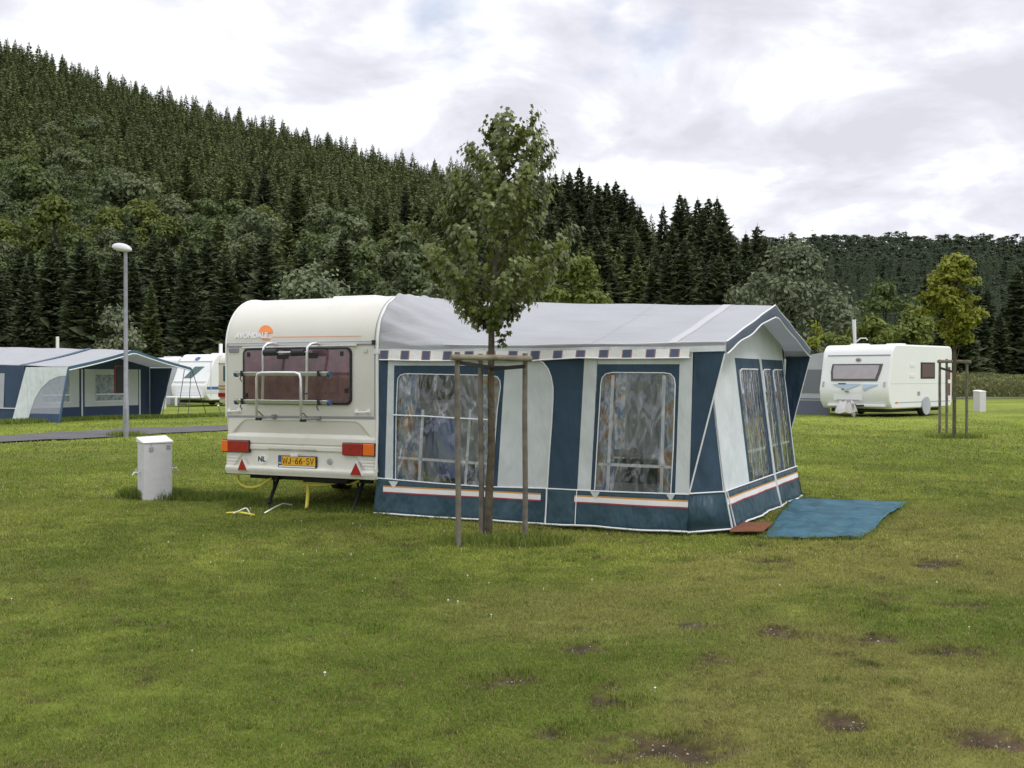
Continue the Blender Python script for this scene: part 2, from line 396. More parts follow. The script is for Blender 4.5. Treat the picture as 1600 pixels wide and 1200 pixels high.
def dry_mask(X, Y):
    n = fbm(X * .55 + 5, Y * .55, 41, 4)
    px = 800 + F * X / np.maximum(Y, 1)
    side = sstep(350, 1150, px) * sstep(18, 9, Y)
    return np.clip(sstep(.40, .68, n + .16 * side - .06) * (.35 + .65 * side), 0, 1)
def lawn_col(X, Y):
    a = fbm(X * .8, Y * .8, 51, 4)[:, None]; b = fbm(X * .12, Y * .16, 61, 3)[:, None]; c3 = vnoise(X * 14, Y * 14, 71)[:, None]
    g1 = np.array([.152, .205, .030]); g2 = np.array([.315, .370, .064])
    a2 = fbm(X * 3.2, Y * 3.2, 57, 3)[:, None]
    t = np.clip((a - .3) * 1.4 + (b - .5) * .9 + (c3 - .5) * .3 + (a2 - .5) * .9, 0, 1)
    c = g1 * (1 - t) + g2 * t
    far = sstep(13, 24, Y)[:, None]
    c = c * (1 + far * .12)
    dr = dry_mask(X, Y)[:, None]
    c = c * (1 - .45 * dr) + np.array([.38, .33, .115]) * .45 * dr
    d = dirt_mask(X, Y)[:, None]
    soil = np.array([.090, .064, .036]) * (.45 + .9 * c3)
    rim = np.clip(d * 3, 0, 1) * (1 - d)
    c = c * (1 - .7 * rim) + np.array([.19, .15, .065]) * .7 * rim
    return c * (1 - d) + soil * d

xs = np.concatenate([-np.geomspace(11, 1500, 46)[::-1][:-1], np.arange(-11, 11.01, .075), np.geomspace(11, 1500, 46)[1:]])
ys = np.concatenate([[-900, -300, -90, -30, -10, -3, 0, 2], np.arange(3.4, 14, .055), np.arange(14, 18, .12), np.geomspace(18, 2200, 120)])
GX, GY = np.meshgrid(xs, ys)
gx, gy = GX.ravel(), GY.ravel()
gz = height(gx, gy) - dirt_mask(gx, gy) * .015
nX = len(xs); nY = len(ys)
ii = (np.arange(nY - 1)[:, None] * nX + np.arange(nX - 1)[None, :]).ravel()
quads = np.stack([ii, ii + 1, ii + nX + 1, ii + nX], 1)
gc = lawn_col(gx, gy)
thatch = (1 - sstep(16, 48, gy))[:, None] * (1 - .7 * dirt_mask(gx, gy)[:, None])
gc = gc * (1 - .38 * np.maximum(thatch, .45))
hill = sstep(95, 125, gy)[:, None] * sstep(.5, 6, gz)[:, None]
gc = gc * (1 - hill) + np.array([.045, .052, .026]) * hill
M['lawn'] = foliage_mat('mown lawn', (0, 0, 0), (0, 0, 0), attr=True, transl=0.0, rough=.95, spec=.1)
nt = M['lawn'].node_tree; _b = nt.nodes['Principled BSDF']
_n = nt.nodes.new('ShaderNodeTexNoise'); _n.inputs['Scale'].default_value = 22; _n.inputs['Detail'].default_value = 6
_g = nt.nodes.new('ShaderNodeNewGeometry'); nt.links.new(_g.outputs['Position'], _n.inputs['Vector'])
_bp = nt.nodes.new('ShaderNodeBump'); _bp.inputs['Strength'].default_value = .8; _bp.inputs['Distance'].default_value = .05
nt.links.new(_n.outputs['Fac'], _bp.inputs['Height']); nt.links.new(_bp.outputs[0], _b.inputs['Normal'])
_a = [n for n in nt.nodes if n.type == 'ATTRIBUTE'][0]
_n3 = nt.nodes.new('ShaderNodeTexNoise'); _n3.inputs['Scale'].default_value = 3.5; _n3.inputs['Detail'].default_value = 8; _n3.inputs['Roughness'].default_value = .7
nt.links.new(_g.outputs['Position'], _n3.inputs['Vector'])
_mr = nt.nodes.new('ShaderNodeMapRange'); _mr.inputs['From Min'].default_value = .3; _mr.inputs['From Max'].default_value = .7; _mr.inputs['To Min'].default_value = .6; _mr.inputs['To Max'].default_value = 1.3
nt.links.new(_n3.outputs['Fac'], _mr.inputs['Value'])
_vm = nt.nodes.new('ShaderNodeVectorMath'); _vm.operation = 'SCALE'; nt.links.new(_a.outputs['Color'], _vm.inputs[0]); nt.links.new(_mr.outputs[0], _vm.inputs['Scale'])
nt.links.new(_vm.outputs[0], _b.inputs['Base Color'])
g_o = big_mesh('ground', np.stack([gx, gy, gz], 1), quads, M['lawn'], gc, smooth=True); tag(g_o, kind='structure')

# ---- road (asphalt path on the left, bending behind the pitches)
def ribbon(name, pts, w, mt, dz):
    P = [Vector((x, y, 0)) for x, y in pts]; fine = []
    for i in range(len(P) - 1):
        p0 = P[max(i - 1, 0)]; p1 = P[i]; p2 = P[i + 1]; p3 = P[min(i + 2, len(P) - 1)]
        for k in range(12):
            t = k / 12
            fine.append(.5 * ((2 * p1) + (p2 - p0) * t + (2 * p0 - 5 * p1 + 4 * p2 - p3) * t * t + (3 * p1 - p0 - 3 * p2 + p3) * t ** 3))
    fine.append(P[-1]); vs = []
    for i, p in enumerate(fine):
        t = (fine[min(i + 1, len(fine) - 1)] - fine[max(i - 1, 0)]).normalized(); nrm = Vector((-t.y, t.x, 0))
        for s in (-.5, -.25, 0, .25, .5):
            wob = (random.random() - .5) * .10 if abs(s) == .5 else 0
            q = p + nrm * (s * w + wob); vs.append((q.x, q.y, gh(q.x, q.y) + dz))
    b = MB(); n = len(fine)
    b.add(vs, [(i * 5 + j, i * 5 + j + 1, (i + 1) * 5 + j + 1, (i + 1) * 5 + j) for i in range(n - 1) for j in range(4)])
    return b.build(name, mt, smooth=True)
rd = ribbon('road', [(-26, 6), (-18, 17.5), (-12.4, 26.6), (-8.6, 33.2), (-3, 42), (6, 55), (18, 68), (34, 77), (60, 84), (110, 92)], 2.7, M['asphalt'], .035)
tag(rd, kind='structure')

# ---- grass blades
M['blade'] = foliage_mat('grass blades', (0, 0, 0), (0, 0, 0), attr=True, transl=.45, rough=.6, spec=.25)
def road_d(X, Y):
    pts = np.array([(-26, 6), (-18, 17.5), (-12.4, 26.6), (-8.6, 33.2), (-3, 42), (6, 55)], float)
    d = np.full(X.shape, 99.0)
    for i in range(len(pts) - 1):
        a, b = pts[i], pts[i + 1]; ab = b - a
        t = np.clip(((X - a[0]) * ab[0] + (Y - a[1]) * ab[1]) / ab.dot(ab), 0, 1)
        d = np.minimum(d, np.hypot(X - a[0] - t * ab[0], Y - a[1] - t * ab[1]))
    return d
MATQ = [ground_at(*p) for p in ((1243, 782), (1416, 790), (1346, 843), (1188, 841))]
def inside(X, Y, poly):
    r = np.ones(X.shape, bool); k = len(poly)
    area = sum(poly[i].x * poly[(i + 1) % k].y - poly[(i + 1) % k].x * poly[i].y for i in range(k))
    for i in range(k):
        a, b = poly[i], poly[(i + 1) % k]
        c = (b.x - a.x) * (Y - a.y) - (b.y - a.y) * (X - a.x)
        r &= (c * area > 0)
    return r
PIT = [ORI + UD * a + VD * b for a, b in ((.02, .04), (3.75, .04), (3.75, 4.1), (.02, 4.1))]
bladesV = []; bladesF = []; bladesC = []; nb = 0
def blades(X, Y, ln, wd, lean, colmul=1.0, green=0.0):
    global nb
    n = len(X); z = height(X, Y) - .004
    yaw = rng.random(n) * 2 * np.pi; ll = ln * (.55 + .8 * rng.random(n)); le = lean * (rng.random(n) + .2)
    la = rng.random(n) * 2 * np.pi
    px_ = np.cos(yaw) * wd / 2; py_ = np.sin(yaw) * wd / 2
    dx = np.cos(la) * ll * le; dy = np.sin(la) * ll * le
    V = np.zeros((n, 5, 3)); 
    V[:, 0] = np.stack([X - px_, Y - py_, z], 1); V[:, 1] = np.stack([X + px_, Y + py_, z], 1)
    mx, my, mz = X + dx * .35, Y + dy * .35, z + ll * .62
    V[:, 2] = np.stack([mx + px_ * .7, my + py_ * .7, mz], 1); V[:, 3] = np.stack([mx - px_ * .7, my - py_ * .7, mz], 1)
    V[:, 4] = np.stack([X + dx, Y + dy, z + ll * (1 - .25 * le)], 1)
    c = lawn_col(X, Y)
    rr = rng.random(n)[:, None]
    c = c * (.5 + 1.05 * rr) * colmul
    dryb = (rng.random(n) < .17)[:, None]
    c = np.where(dryb, np.array([.34, .28, .12]) * (.6 + .7 * rr), c)
    c = c * (1 - green) + np.array([.125, .190, .034]) * (.5 + 1.0 * rr) * green
    base = np.arange(n)[:, None] * 5 + nb
    bladesV.append(V.reshape(-1, 3)); bladesC.append(np.repeat(c, 5, 0))
    bladesF.append(np.concatenate([base + np.array([0, 1, 2]), base + np.array([0, 2, 3]), base + np.array([3, 2, 4])], 0))
    nb += n * 5
def scatter(y0, y1, dens, marg=1.2):
    A = .5 * .95 * (y1 ** 2 - y0 ** 2) + 2 * marg * (y1 - y0)
    n = int(A * dens)
    Y = np.sqrt(rng.random(n) * (y1 ** 2 - y0 ** 2) + y0 ** 2)
    X = (rng.random(n) - .5) * (.92 * Y + 2 * marg)
    keep = (rng.random(n) > dirt_mask(X, Y) * .95) & (road_d(X, Y) > 1.4) & ~inside(X, Y, MATQ) & ~inside(X, Y, PIT)
    cl = fbm(X * 5, Y * 5, 81, 3)
    keep &= rng.random(n) < sstep(.2, .6, cl) * .6 + .4
    return X[keep], Y[keep]
for y0, y1, dens, ln, wd in ((3.9, 6.5, 15000, .020, .0034), (6.5, 9.5, 8500, .023, .0045), (9.5, 14, 4200, .030, .0065), (14, 21, 1500, .038, .010), (21, 50, 300, .045, .02)):
    X, Y = scatter(y0, y1, dens)
    if y1 > 21: k_ = rng.random(len(X)) < 1 - sstep(19, 48, Y); X, Y = X[k_], Y[k_]
    blades(X, Y, ln, wd, 1.25, 1.0 if y1 < 15 else 1.1)
def clump(cx, cy, rx, ry, n, ln, wd=.006, mul=.8):
    a = rng.random(n) * 2 * np.pi; r_ = np.sqrt(rng.random(n)) * (.6 + .4 * rng.random(n))
    blades(cx + np.cos(a) * r_ * rx, cy + np.sin(a) * r_ * ry, ln, wd, .55, mul, .6)
tb = ground_at(764, 846)
clump(tb.x + .1, tb.y, .75, .5, 3200, .06, .006, 1.0); clump(tb.x + .35, tb.y - .1, .5, .35, 700, .10, .009, .95); clump(tb.x - .1, tb.y - .05, .5, .25, 500, .09, .007, .95)
ub = ground_at(240, 778)
clump(ub.x + .05, ub.y - .05, .55, .35, 4200, .13, .007, .95); clump(ub.x + .6, ub.y - .1, .9, .4, 3400, .09, .007, .85); clump(ub.x + .15, ub.y - .22, .3, .12, 350, .15, .008, 1.0)
for uu in np.arange(-2.0, .1, .25):
    p = ORI + UD * uu + VD * .3; clump(p.x, p.y, .3, .5, 500, .07, .006, .9)
for k in range(26):
    p = ORI + UD * (k * .145) + VD * -.03; clump(p.x, p.y, .12, .05, 90, .06, .005, .9)
for k in range(4):
    for t_ in np.arange(0, 1, .035):
        p = MATQ[k].lerp(MATQ[(k + 1) % 4], t_); clump(p.x, p.y, .09, .06, int(50 * random.random() ** 2 + 8), .05, .006, 1.0)
lp = ground_at(197, 682); clump(lp.x, lp.y, .55, .4, 700, .14, .014, 1.0)
rt = ground_at(1490, 685); clump(rt.x, rt.y, .9, .6, 900, .13, .014, 1.0)
for k in range(520):               # tufts and weeds all over the turf
    ty = math.sqrt(random.uniform(4.6 ** 2, 17 ** 2)); tx = random.uniform(-.5, .5) * ty
    if inside(np.array([tx]), np.array([ty]), PIT)[0] or inside(np.array([tx]), np.array([ty]), MATQ)[0]: continue
    q_ = random.uniform(.05, .22); clump(tx, ty, q_, q_ * .8, int(20 + 700 * q_), random.uniform(.016, .034), .004 + .0003 * ty, random.uniform(.85, 1.35))
for px in range(0, 345, 12):     # unmown verge beyond the road
    p = at(px, 660, 36 + px * .02); clump(p.x, p.y, .8, .9, 300, .14, .02, 1.1)
gr = big_mesh('grass', np.concatenate(bladesV), np.concatenate(bladesF), M['blade'], np.concatenate(bladesC)); tag(gr, kind='stuff')
# gravel showing in the bare patches
b = MB(); q_ = 0
while q_ < 850:
    x0_, y0_, rx_, ry_ = DIRT[random.randrange(len(DIRT))]
    x = x0_ + random.gauss(0, rx_ * .55); y = y0_ + random.gauss(0, ry_ * .55)
    if dirt_mask(np.array([x]), np.array([y]))[0] < .45 and random.random() < .93: q_ += .2; continue
    s_ = random.uniform(.003, .0075) * (1.7 if random.random() < .06 else 1); z_ = gh(x, y) - .015 * float(dirt_mask(np.array([x]), np.array([y]))[0]) - .001
    b.lathe([(s_ * .6, -s_ * .3), (s_, s_ * .2), (s_ * .5, s_ * .75)], (x, y, z_), 6, Matrix.Rotation(random.random() * 6, 3, 'Z') @ Matrix.Diagonal((1, random.uniform(.6, 1), 1)), mi=0 if random.random() < .78 else 1); q_ += 1
tag(b.build('gravel', [mat('grey gravel', (.11, .10, .09), .9, var=.4, vscale=20), mat('pale gravel', (.36, .35, .33), .8)], smooth='all'), kind='stuff')
# clover flowers in the lawn
b = MB()
for k in range(210):
    y = math.sqrt(random.uniform(5.5 ** 2, 17 ** 2)); x = random.uniform(-.48, .48) * y
    if fbm(np.array([x * .5]), np.array([y * .5]), 91)[0] < .5 and random.random() < .75: continue
    if inside(np.array([x]), np.array([y]), MATQ)[0] or inside(np.array([x]), np.array([y]), PIT)[0]: continue
    if y < 8 and random.random() < .6: continue
    z = gh(x, y) + random.uniform(.012, .03); s = random.uniform(.004, .0075)
    b.lathe([(s * .5, -s * .7), (s, 0), (s * .5, s * .7)], (x, y, z), 6)
    b.tube([(x, y, z - .03), (x, y, z)], .0012, 4)
tag(b.build('clover_flowers', mat('clover flower', (.72, .70, .62), .8), smooth=True), kind='stuff')

# ================================================================== MAIN CARAVAN
CW = 2.05; UR = .072; WA = 4.15          # caravan width, awning width along the caravan
car = empty('caravan', ORI, -TH)
tag(car, 'cream caravan with rear bicycle rack and orange sun decal', 'caravan')
def body_profile(h=2.46, r=.56, L=4.7, z0=.40, waist=1.06):
    p = [(.06, z0), (0.0, waist), (0, h - r)]
    p += [(r - r * math.cos(a), h - r + r * math.sin(a)) for a in np.linspace(.12, math.pi / 2, 10)]
    p += [(L - r + r * math.sin(a), h - r + r * math.cos(a)) for a in np.linspace(0, math.pi / 2, 9)]
    p += [(L, z0 + .25), (L - .12, z0)]
    return p
PR = body_profile()
b = MB(); b.prism([(-CW + .01, y, z) for y, z in PR if True], (CW + UR - .02, 0, 0))
b.build('body', M['shell'], car, smooth=True, bevel=.012)
# edge rails
for u in (-CW + .010, UR - .012):
    b = MB(); b.tube([(u, y - .004, z) for y, z in ([(-.03, .50)] + PR[1:] if u > -1 else PR[1:-1])], .015 if u > -1 else .012, 8)
    b.build('edge_rail', M['wplastic'], car, smooth=True)
# grey sealing line along rail at the awning edge
b = MB(); b.tube([(UR - .050, y - .001, z) for y, z in PR[1:14]], .006, 6); b.build('seal_strip', M['greytrim'], car, smooth=True)
# moulded lower rear panel (real relief)
def relief(u, z):
    t = (u - UR) / (CW + UR)           # -1..0
    e = min(-t, 1 + t)               # distance to edge (0..0.5)
    d = 0.0
    def ss(a, b_, x):
        x = min(max((x - a) / (b_ - a), 0), 1); return x * x * (3 - 2 * x)
    top_in = .845 + .0 * e
    # upper recess: rounded trapezoid between z .85 and 1.02
    lim = 1.03 - .20 * (1 - ss(.01, .15, e))
    rec = ss(.855, .885, z) * (1 - ss(lim - .02, lim, z)) * ss(.03, .06, e)
    d += .035 * rec
    d -= .012 * (1 - ss(.83, .86, z)) 
    d += .010 * (1 - ss(.700, .712, z)) * ss(.68, .695, z) * 0
    d += .012 * (math.exp(-((z - .748) / .006) ** 2))            # groove
    lim2 = .69 - .22 * (1 - ss(.05, .20, e)) ** 2
    rec2 = (1 - ss(lim2 - .012, lim2, z)) * ss(.485, .497, z) * ss(.05, .08, e)
    d += .022 * rec2
    # plate bay
    if -1.42 < u < -.72 and .49 < z < .70: d += .010 * ss(.498, .505, z) * ss(-1.42, -1.39, u) * (1 - ss(-.75, -.72, u))
    d -= .022 * (1 - ss(.475, .49, z))                                   # bumper lip
    if e < .09 and .52 < z < .67: d += .005 * (math.sin((z - .52) * 2 * math.pi / .037) > .3) * ss(.012, .02, e)  # side louvres
    d += .045 * (1 - ss(.0, .035, e)) ** 2                               # round the edges
    d += .06 * (1 - ss(.38, .46, z)) * .4
    return d
def rp(i, j):
    u = -CW + .004 + i * (CW + UR - .008); z = .395 + j * (1.055 - .395)
    base = -.035 + .03 * (z - .4) / .65
    return (u, base + relief(u, z), z)
b = MB(); b.grid(rp, 170, 110); b.build('rear_panel', M['shell_low'], car, smooth='all')
b = MB(); b.box(((UR - CW) / 2, .05, .392), (CW + UR - .03, .16, .012)); b.build('floor_edge', M['under'], car)
# trims
def strip(name, x0, y0, x1, y1, hh, dep, mt, v=-.01):
    a = W(x0, y0, v); c = W(x1, y1, v); bb = MB()
    bb.add([(a[0], v, a[1] - hh), (c[0], v, c[1] - hh), (c[0], v, c[1] + hh), (a[0], v, a[1] + hh)] + [(a[0], v + dep, a[1] - hh), (c[0], v + dep, c[1] - hh), (c[0], v + dep, c[1] + hh), (a[0], v + dep, a[1] + hh)],
           [(0, 1, 2, 3), (0, 4, 5, 1), (3, 2, 6, 7), (0, 3, 7, 4), (1, 5, 6, 2)])
    return bb.build(name, mt, car)
strip('belt_trim', 355, 539.5, 583, 535.5, .022, .03, M['greytrim'], -.012)
strip('belt_insert', 357, 539.3, 581, 535.3, .012, .03, mat('silver belt', (.55, .55, .55), .35), -.016)
bb = MB(); u_, z_ = W(584, 535, -.01); bb.box((u_, -.014, z_), (.03, .03, .05)); bb.build('belt_end_cap', M['black'], car)
strip('window_drip_rail', 378, 543, 556, 538.8, .008, .04, M['wplastic'], -.03)
strip('waist_trim', 356, 650.5, 583, 652.5, .012, .03, M['greytrim'], -.010)
# rear window
wn = [(-.0, 0)]
def rrect(u0, z0, u1, z1, r, n=6):
    o = []
    for cx, cz, a0 in ((u1 - r, z1 - r, 0), (u0 + r, z1 - r, 90), (u0 + r, z0 + r, 180), (u1 - r, z0 + r, 270)):
        o += [(cx + r * math.cos(R(a0 + 90 * k / n)), cz + r * math.sin(R(a0 + 90 * k / n))) for k in range(n + 1)]
    return o
wa = W(381, 545); wb = W(550.5, 634)
u0, z1, u1, z0 = wa[0], 1.86, wb[0], 1.215
def ring(b, outer, inner, y0, y1):
    n = len(outer)
    vs = [(p[0], y0, p[1]) for p in outer] + [(p[0], y0, p[1]) for p in inner] + [(p[0], y1, p[1]) for p in outer] + [(p[0], y1, p[1]) for p in inner]
    fs = []
    for i in range(n):
        j = (i + 1) % n
        fs += [(i, j, n + j, n + i), (2 * n + i, 3 * n + i, 3 * n + j, 2 * n + j), (i, 2 * n + i, 2 * n + j, j), (n + i, n + j, 3 * n + j, 3 * n + i)]
    b.add(vs, fs)
b = MB(); ring(b, rrect(u0, z0, u1, z1, .07), rrect(u0 + .022, z0 + .022, u1 - .022, z1 - .022, .055), -.022, .0); wf = b.build('window_frame', M['black'], car)
b = MB(); b.poly([(p[0], -.028, p[1]) for p in rrect(u0 + .02, z0 + .02, u1 - .02, z1 - .02, .055)]); b.build('window_pane', M['window'], wf)
b = MB()
nf = 60
def cur(i, j):
    u = u0 + .03 + i * (u1 - u0 - .06); z = z0 + .03 + j * (z1 - z0 - .06)
    return (u, -.014 + .006 * math.sin(i * nf * 1.2 + math.sin(i * 17) * 2) * (1 - .3 * j), z)
b.grid(cur, 160, 8); b.build('curtain', M['curtain'], wf, smooth='all')
b = MB()
for du in (.06, .92):
    b.box((u0 + (u1 - u0) * du, -.032, z1 - .07), (.035, .012, .05))
b.box((u1 - .06, -.032, z0 + .16), (.04, .02, .05)); b.box((u0 + .05, -.032, z0 + .10), (.04, .02, .05)); b.box((u0 + .58, -.0285, z1 - .1), (.16, .004, .05)); b.box((u0 + .98, -.0285, z1 - .09), (.17, .004, .06))
b.build('window_catch', M['black'], wf, bevel=.004)
# small rear fittings
def pbox(name, x0, y0, x1, y1, dep, mt, v=-.004, bev=.004):
    a = W(x0, y0, v); c = W(x1, y1, v)
    bb = MB(); bb.box(((a[0] + c[0]) / 2, v - dep / 2, (a[1] + c[1]) / 2), (abs(c[0] - a[0]), dep, abs(a[1] - c[1]))); return bb.build(name, mt, car, bevel=bev)
vent = pbox('vent', 358, 544, 373, 550.5, .012, mat('lilac grey vent', (.34, .32, .37), .5))
bb = MB(); a = W(358, 544); c = W(373, 550.5)
for k in range(4): bb.box(((a[0] + c[0]) / 2, -.018, a[1] - .008 - k * .012), (abs(c[0] - a[0]) * .9, .004, .004))
bb.build('vent_slats', M['greytrim'], vent)
tag_ = pbox('badge', 568, 545, 574, 551, .006, mat('pale badge', (.55, .6, .5), .4))
for x0, x1, y in ((358, 375, 641.5), (557, 577, 643)):
    a = W(x0, y); c = W(x1, y); bb = MB()
    bb.tube([(a[0], 0, a[1]), (a[0] + .01, -.035, a[1] - .005), (a[0] + .03, -.045, a[1] - .008), (c[0] - .03, -.045, c[1] - .008), (c[0] - .01, -.035, c[1] - .005), (c[0], 0, c[1])], .009, 8)
    bb.box((a[0] + .005, -.006, a[1]), (.05, .012, .045)); bb.box((c[0] - .005, -.006, c[1]), (.05, .012, .045))
    bb.build('grab_handle', M['wplastic'], car, smooth=True)
# tail lamps
for x0, x1, y0, y1, amb in ((352.5, 389, 687.5, 704.5, 0), (535.5, 587, 692, 711, 1)):
    v = -.05
    a = W(x0, y0, v); c = W(x1, y1, v); ua, uc = a[0], c[0]
    if not amb: ua = -CW - .012
    else: uc = UR - .022
    zt = a[1]; zb = zt - .135
    root = MB(); root.box(((ua + uc) / 2, -.03, (zt + zb) / 2), (uc - ua + .006, .05, zt - zb + .01)); root = root.build('tail_lamp', M['black'], car, bevel=.006)
    um = ua + (uc - ua) * (.24 if not amb else .66)
    r0, r1 = ((um, uc), (ua, um)) if not amb else ((ua, um), (um, uc))
    q = MB(); q.box(((r0[0] + r0[1]) / 2, -.058, (zt + zb) / 2), (r0[1] - r0[0] - .004, .024, zt - zb - .004)); q.build('red_lens', M['redlens'], root, bevel=.006)
    q = MB(); q.box(((r1[0] + r1[1]) / 2, -.057, (zt + zb) / 2), (r1[1] - r1[0] - .004, .026, zt - zb - .006)); q.build('amber_lens', M['amber'], root, bevel=.006)
# triangle reflectors
for pts in (((371, 735), (386, 735), (378, 715.5)), ((546.5, 742.5), (565.5, 743.5), (556, 722))):
    q = [W3(x, y, -.085) for x, y in pts]
    bb = MB(); bb.prism(q, (0, .06, 0)); rr = bb.build('triangle_reflector', mat('reflector rim', (.7, .7, .7), .4), car)
    cx = sum(p[0] for p in q) / 3; cz = sum(p[2] for p in q) / 3
    bb = MB(); bb.prism([(cx + (p[0] - cx) * .93, -.088, cz + (p[2] - cz) * .93) for p in q], (0, .004, 0)); bb.build('reflector_face', M['reflector'], rr)
# number plate
a = W(434.5, 717.5, -.04); c = W(494, 737.5, -.04)
um, zm = (a[0] + c[0]) / 2, .565
npl = MB(); npl.box((um, -.030, zm - .006), (.53, .02, .135)); npl = npl.build('number_plate', M['black'], car, bevel=.004)
bb = MB(); bb.box((um + .02, -.042, zm + .003), (.465, .004, .10)); bb.build('yellow_face', M['plate'], npl)
bb = MB(); bb.box((um - .234, -.042, zm + .003), (.038, .005, .10)); bb.build('blue_band', M['plateblue'], npl)
bb = MB(); bb.box((um, -.042, zm - .061), (.50, .004, .016)); bb.build('holder_strip', M['sticker'], npl)
STROKES = {'W': [[(0, 1), (.22, 0), (.5, .85), (.78, 0), (1, 1)]], 'J': [[(.75, 1), (.75, .25), (.55, 0), (.25, 0), (.05, .25)]], '-': [[(.25, .48), (.75, .48)]],
           '6': [[(.85, 1), (.35, .8), (.08, .4), (.12, .12), (.4, 0), (.75, .05), (.92, .3), (.75, .55), (.4, .56), (.1, .36)]],
           'S': [[(.92, .85), (.65, 1), (.3, 1), (.08, .8), (.2, .58), (.75, .45), (.92, .22), (.7, 0), (.3, 0), (.05, .16)]], 'V': [[(0, 1), (.5, 0), (1, 1)]]}
bb = MB(); xc = um - .198
for chr_ in 'WJ-66-SV':
    wd_ = {'-': .030, 'W': .066}.get(chr_, .043)
    for st_ in STROKES[chr_]: bb.tube([(xc + a_ * wd_, -.0445, zm - .030 + c_ * .068) for a_, c_ in st_], .0052, 6)
    xc += wd_ + .0125
bb.build('lettering', M['ink'], npl)
text_mesh('country_letters', 'NL', .028, M['sticker'], npl, (um - .234, -.0465, zm - .025), (math.pi / 2, 0, 0), .0006)
pbox('plate_lamp', 456, 708.5, 466.5, 713.5, .03, M['wplastic'], -.025)
# NL oval and round emblem
a = W(409, 717.5, -.03)
bb = MB(); M90 = Matrix.Rotation(math.pi / 2, 3, 'X')
ov = [(a[0] + .078 * math.cos(t), -.030, a[1] + .052 * math.sin(t)) for t in np.linspace(0, 2 * math.pi, 28)[:-1]]
bb.prism(ov, (0, .02, 0)); st = bb.build('country_sticker', M['sticker'], car)
text_mesh('sticker_letters', 'NL', .085, M['ink'], st, (a[0], -.0325, a[1]), (math.pi / 2, 0, 0), .002)
a = W(514.5, 721.5, -.03); bb = MB()
bb.prism([(a[0] + .036 * math.cos(t), -.030, a[1] + .036 * math.sin(t)) for t in np.linspace(0, 2 * math.pi, 22)[:-1]], (0, .02, 0)); em = bb.build('round_emblem', mat('grey emblem', (.42, .43, .42), .4), car)
bb = MB(); bb.box((a[0] - .005, -.032, a[1] + .006), (.03, .004, .010)); bb.box((a[0] + .006, -.032, a[1] - .016), (.026, .004, .014)); bb.build('emblem_mark', M['greytrim'], em)
# decals on the curved upper rear wall
def on_arc(px, py):                        # hit the curved shell by marching the photograph's ray
    d = ray(px, py); o = Vector((0, 0, EYE)) - ORI; best = None
    yy = [p[0] for p in PR[:13]]; zz = [p[1] for p in PR[:13]]
    lo = 10.0
    for k in range(2400):
        t = 12.3 + k * .0015; p = o + d * t; u, v, z = p.dot(UD), p.dot(VD), p.z
        if v >= np.interp(z, zz, yy) - .004: return (u, v - .003, z)
    return W3(px, py, 0)
def decal(name, pix, mt, parent=car):
    bb = MB(); q = [on_arc(*p) for p in pix]; bb.poly(q); return bb.build(name, mt, parent, solid=.002)
cx, cy = 415.5, 518
sun = decal('sun_decal', [(cx + 10.8 * math.cos(R(t)), cy + 1.5 - 11.5 * math.sin(R(t))) for t in range(-5, 186, 10)], M['sun'])
decal('sun_lower_arc', [(cx - 9 + k * 2, 528.2 + (0.8 if 0 < k < 9 else 0)) for k in range(10)] + [(cx + 5, 531), (cx, 532), (cx - 5, 531)], M['sun'], sun)
bb = MB()
q = [on_arc(cx + 10 + k * 14, 526.6 - k * .17) for k in range(11)]
for i in range(10):
    p, n_ = q[i], q[i + 1]; bb.add([(p[0], p[1] - .001, p[2] - .0025), (n_[0], n_[1] - .001, n_[2] - .0025), (n_[0], n_[1] - .0, n_[2] + .0025), (p[0], p[1] - .0, p[2] + .0025)], [(0, 1, 2, 3)])
bb.build('pinstripe', M['sun'], car, solid=.002)
p = on_arc(393.5, 524.5); text_mesh('maker_lettering', 'AVONDALE', .085, M['decalwhite'], car, (p[0], p[1] - .006, p[2]), (math.pi / 2 - .12, 0, 0), .003, sx=1.05)
# roof hatch
bb = MB(); bb.box((-.85, 1.15, 2.475), (.62, .5, .07)); bb.build('roof_hatch', M['wplastic'], car, bevel=.02)
# bicycle rack
rack = bpy.data.objects.new('bicycle_rack', None); COL.objects.link(rack); rack.parent = car
def T(pix, v): return W3(pix[0], pix[1], v)
for x in (411, 479.5):
    w0 = W3(x + 22, 537, -.01)
    pts = [w0, (w0[0], -.12, w0[2] + .012)]
    e = W3(x, 540, -.24)
    pts = [(W3(x + 21, 537.5, -.02)), (W3(x + 14, 536.3, -.10)), (W3(x + 6, 537.5, -.18)), (W3(x + 1, 543, -.22)), (W3(x, 552, -.23)), (W3(x, 590, -.20)), (W3(x - 1, 630, -.12))]
    rk = MB(); rk.tube(pts, .0155, 10); rk.build('upright', M['alu'], rack, smooth=True)
q = MB(); q.tube([W3(411, 551, -.235), W3(480, 550, -.235)], .009, 8); q.build('cross_bar', M['alu'], rack, smooth=True)
for x0, x1 in ((413, 433), (456.5, 476)):
    q = MB(); q.tube([W3(x0, 551, -.235), W3(x1, 550.6, -.235)], .037, 12); q.build('foam_pad', M['black'], rack, smooth=True)
q = MB(); v = -.40
q.tube([W3(401, 654, v + .06), W3(401, 620, v), W3(401, 592, v), W3(402.5, 585, v), W3(408, 582.6, v), W3(430, 582.2, v), (W3(462, 582.5, v)), W3(468, 585, v), W3(470, 592, v), W3(470.3, 625, v), W3(470.5, 656.5, v + .06)], .0165, 10)
q.build('hoop', M['alu'], rack, smooth=True)
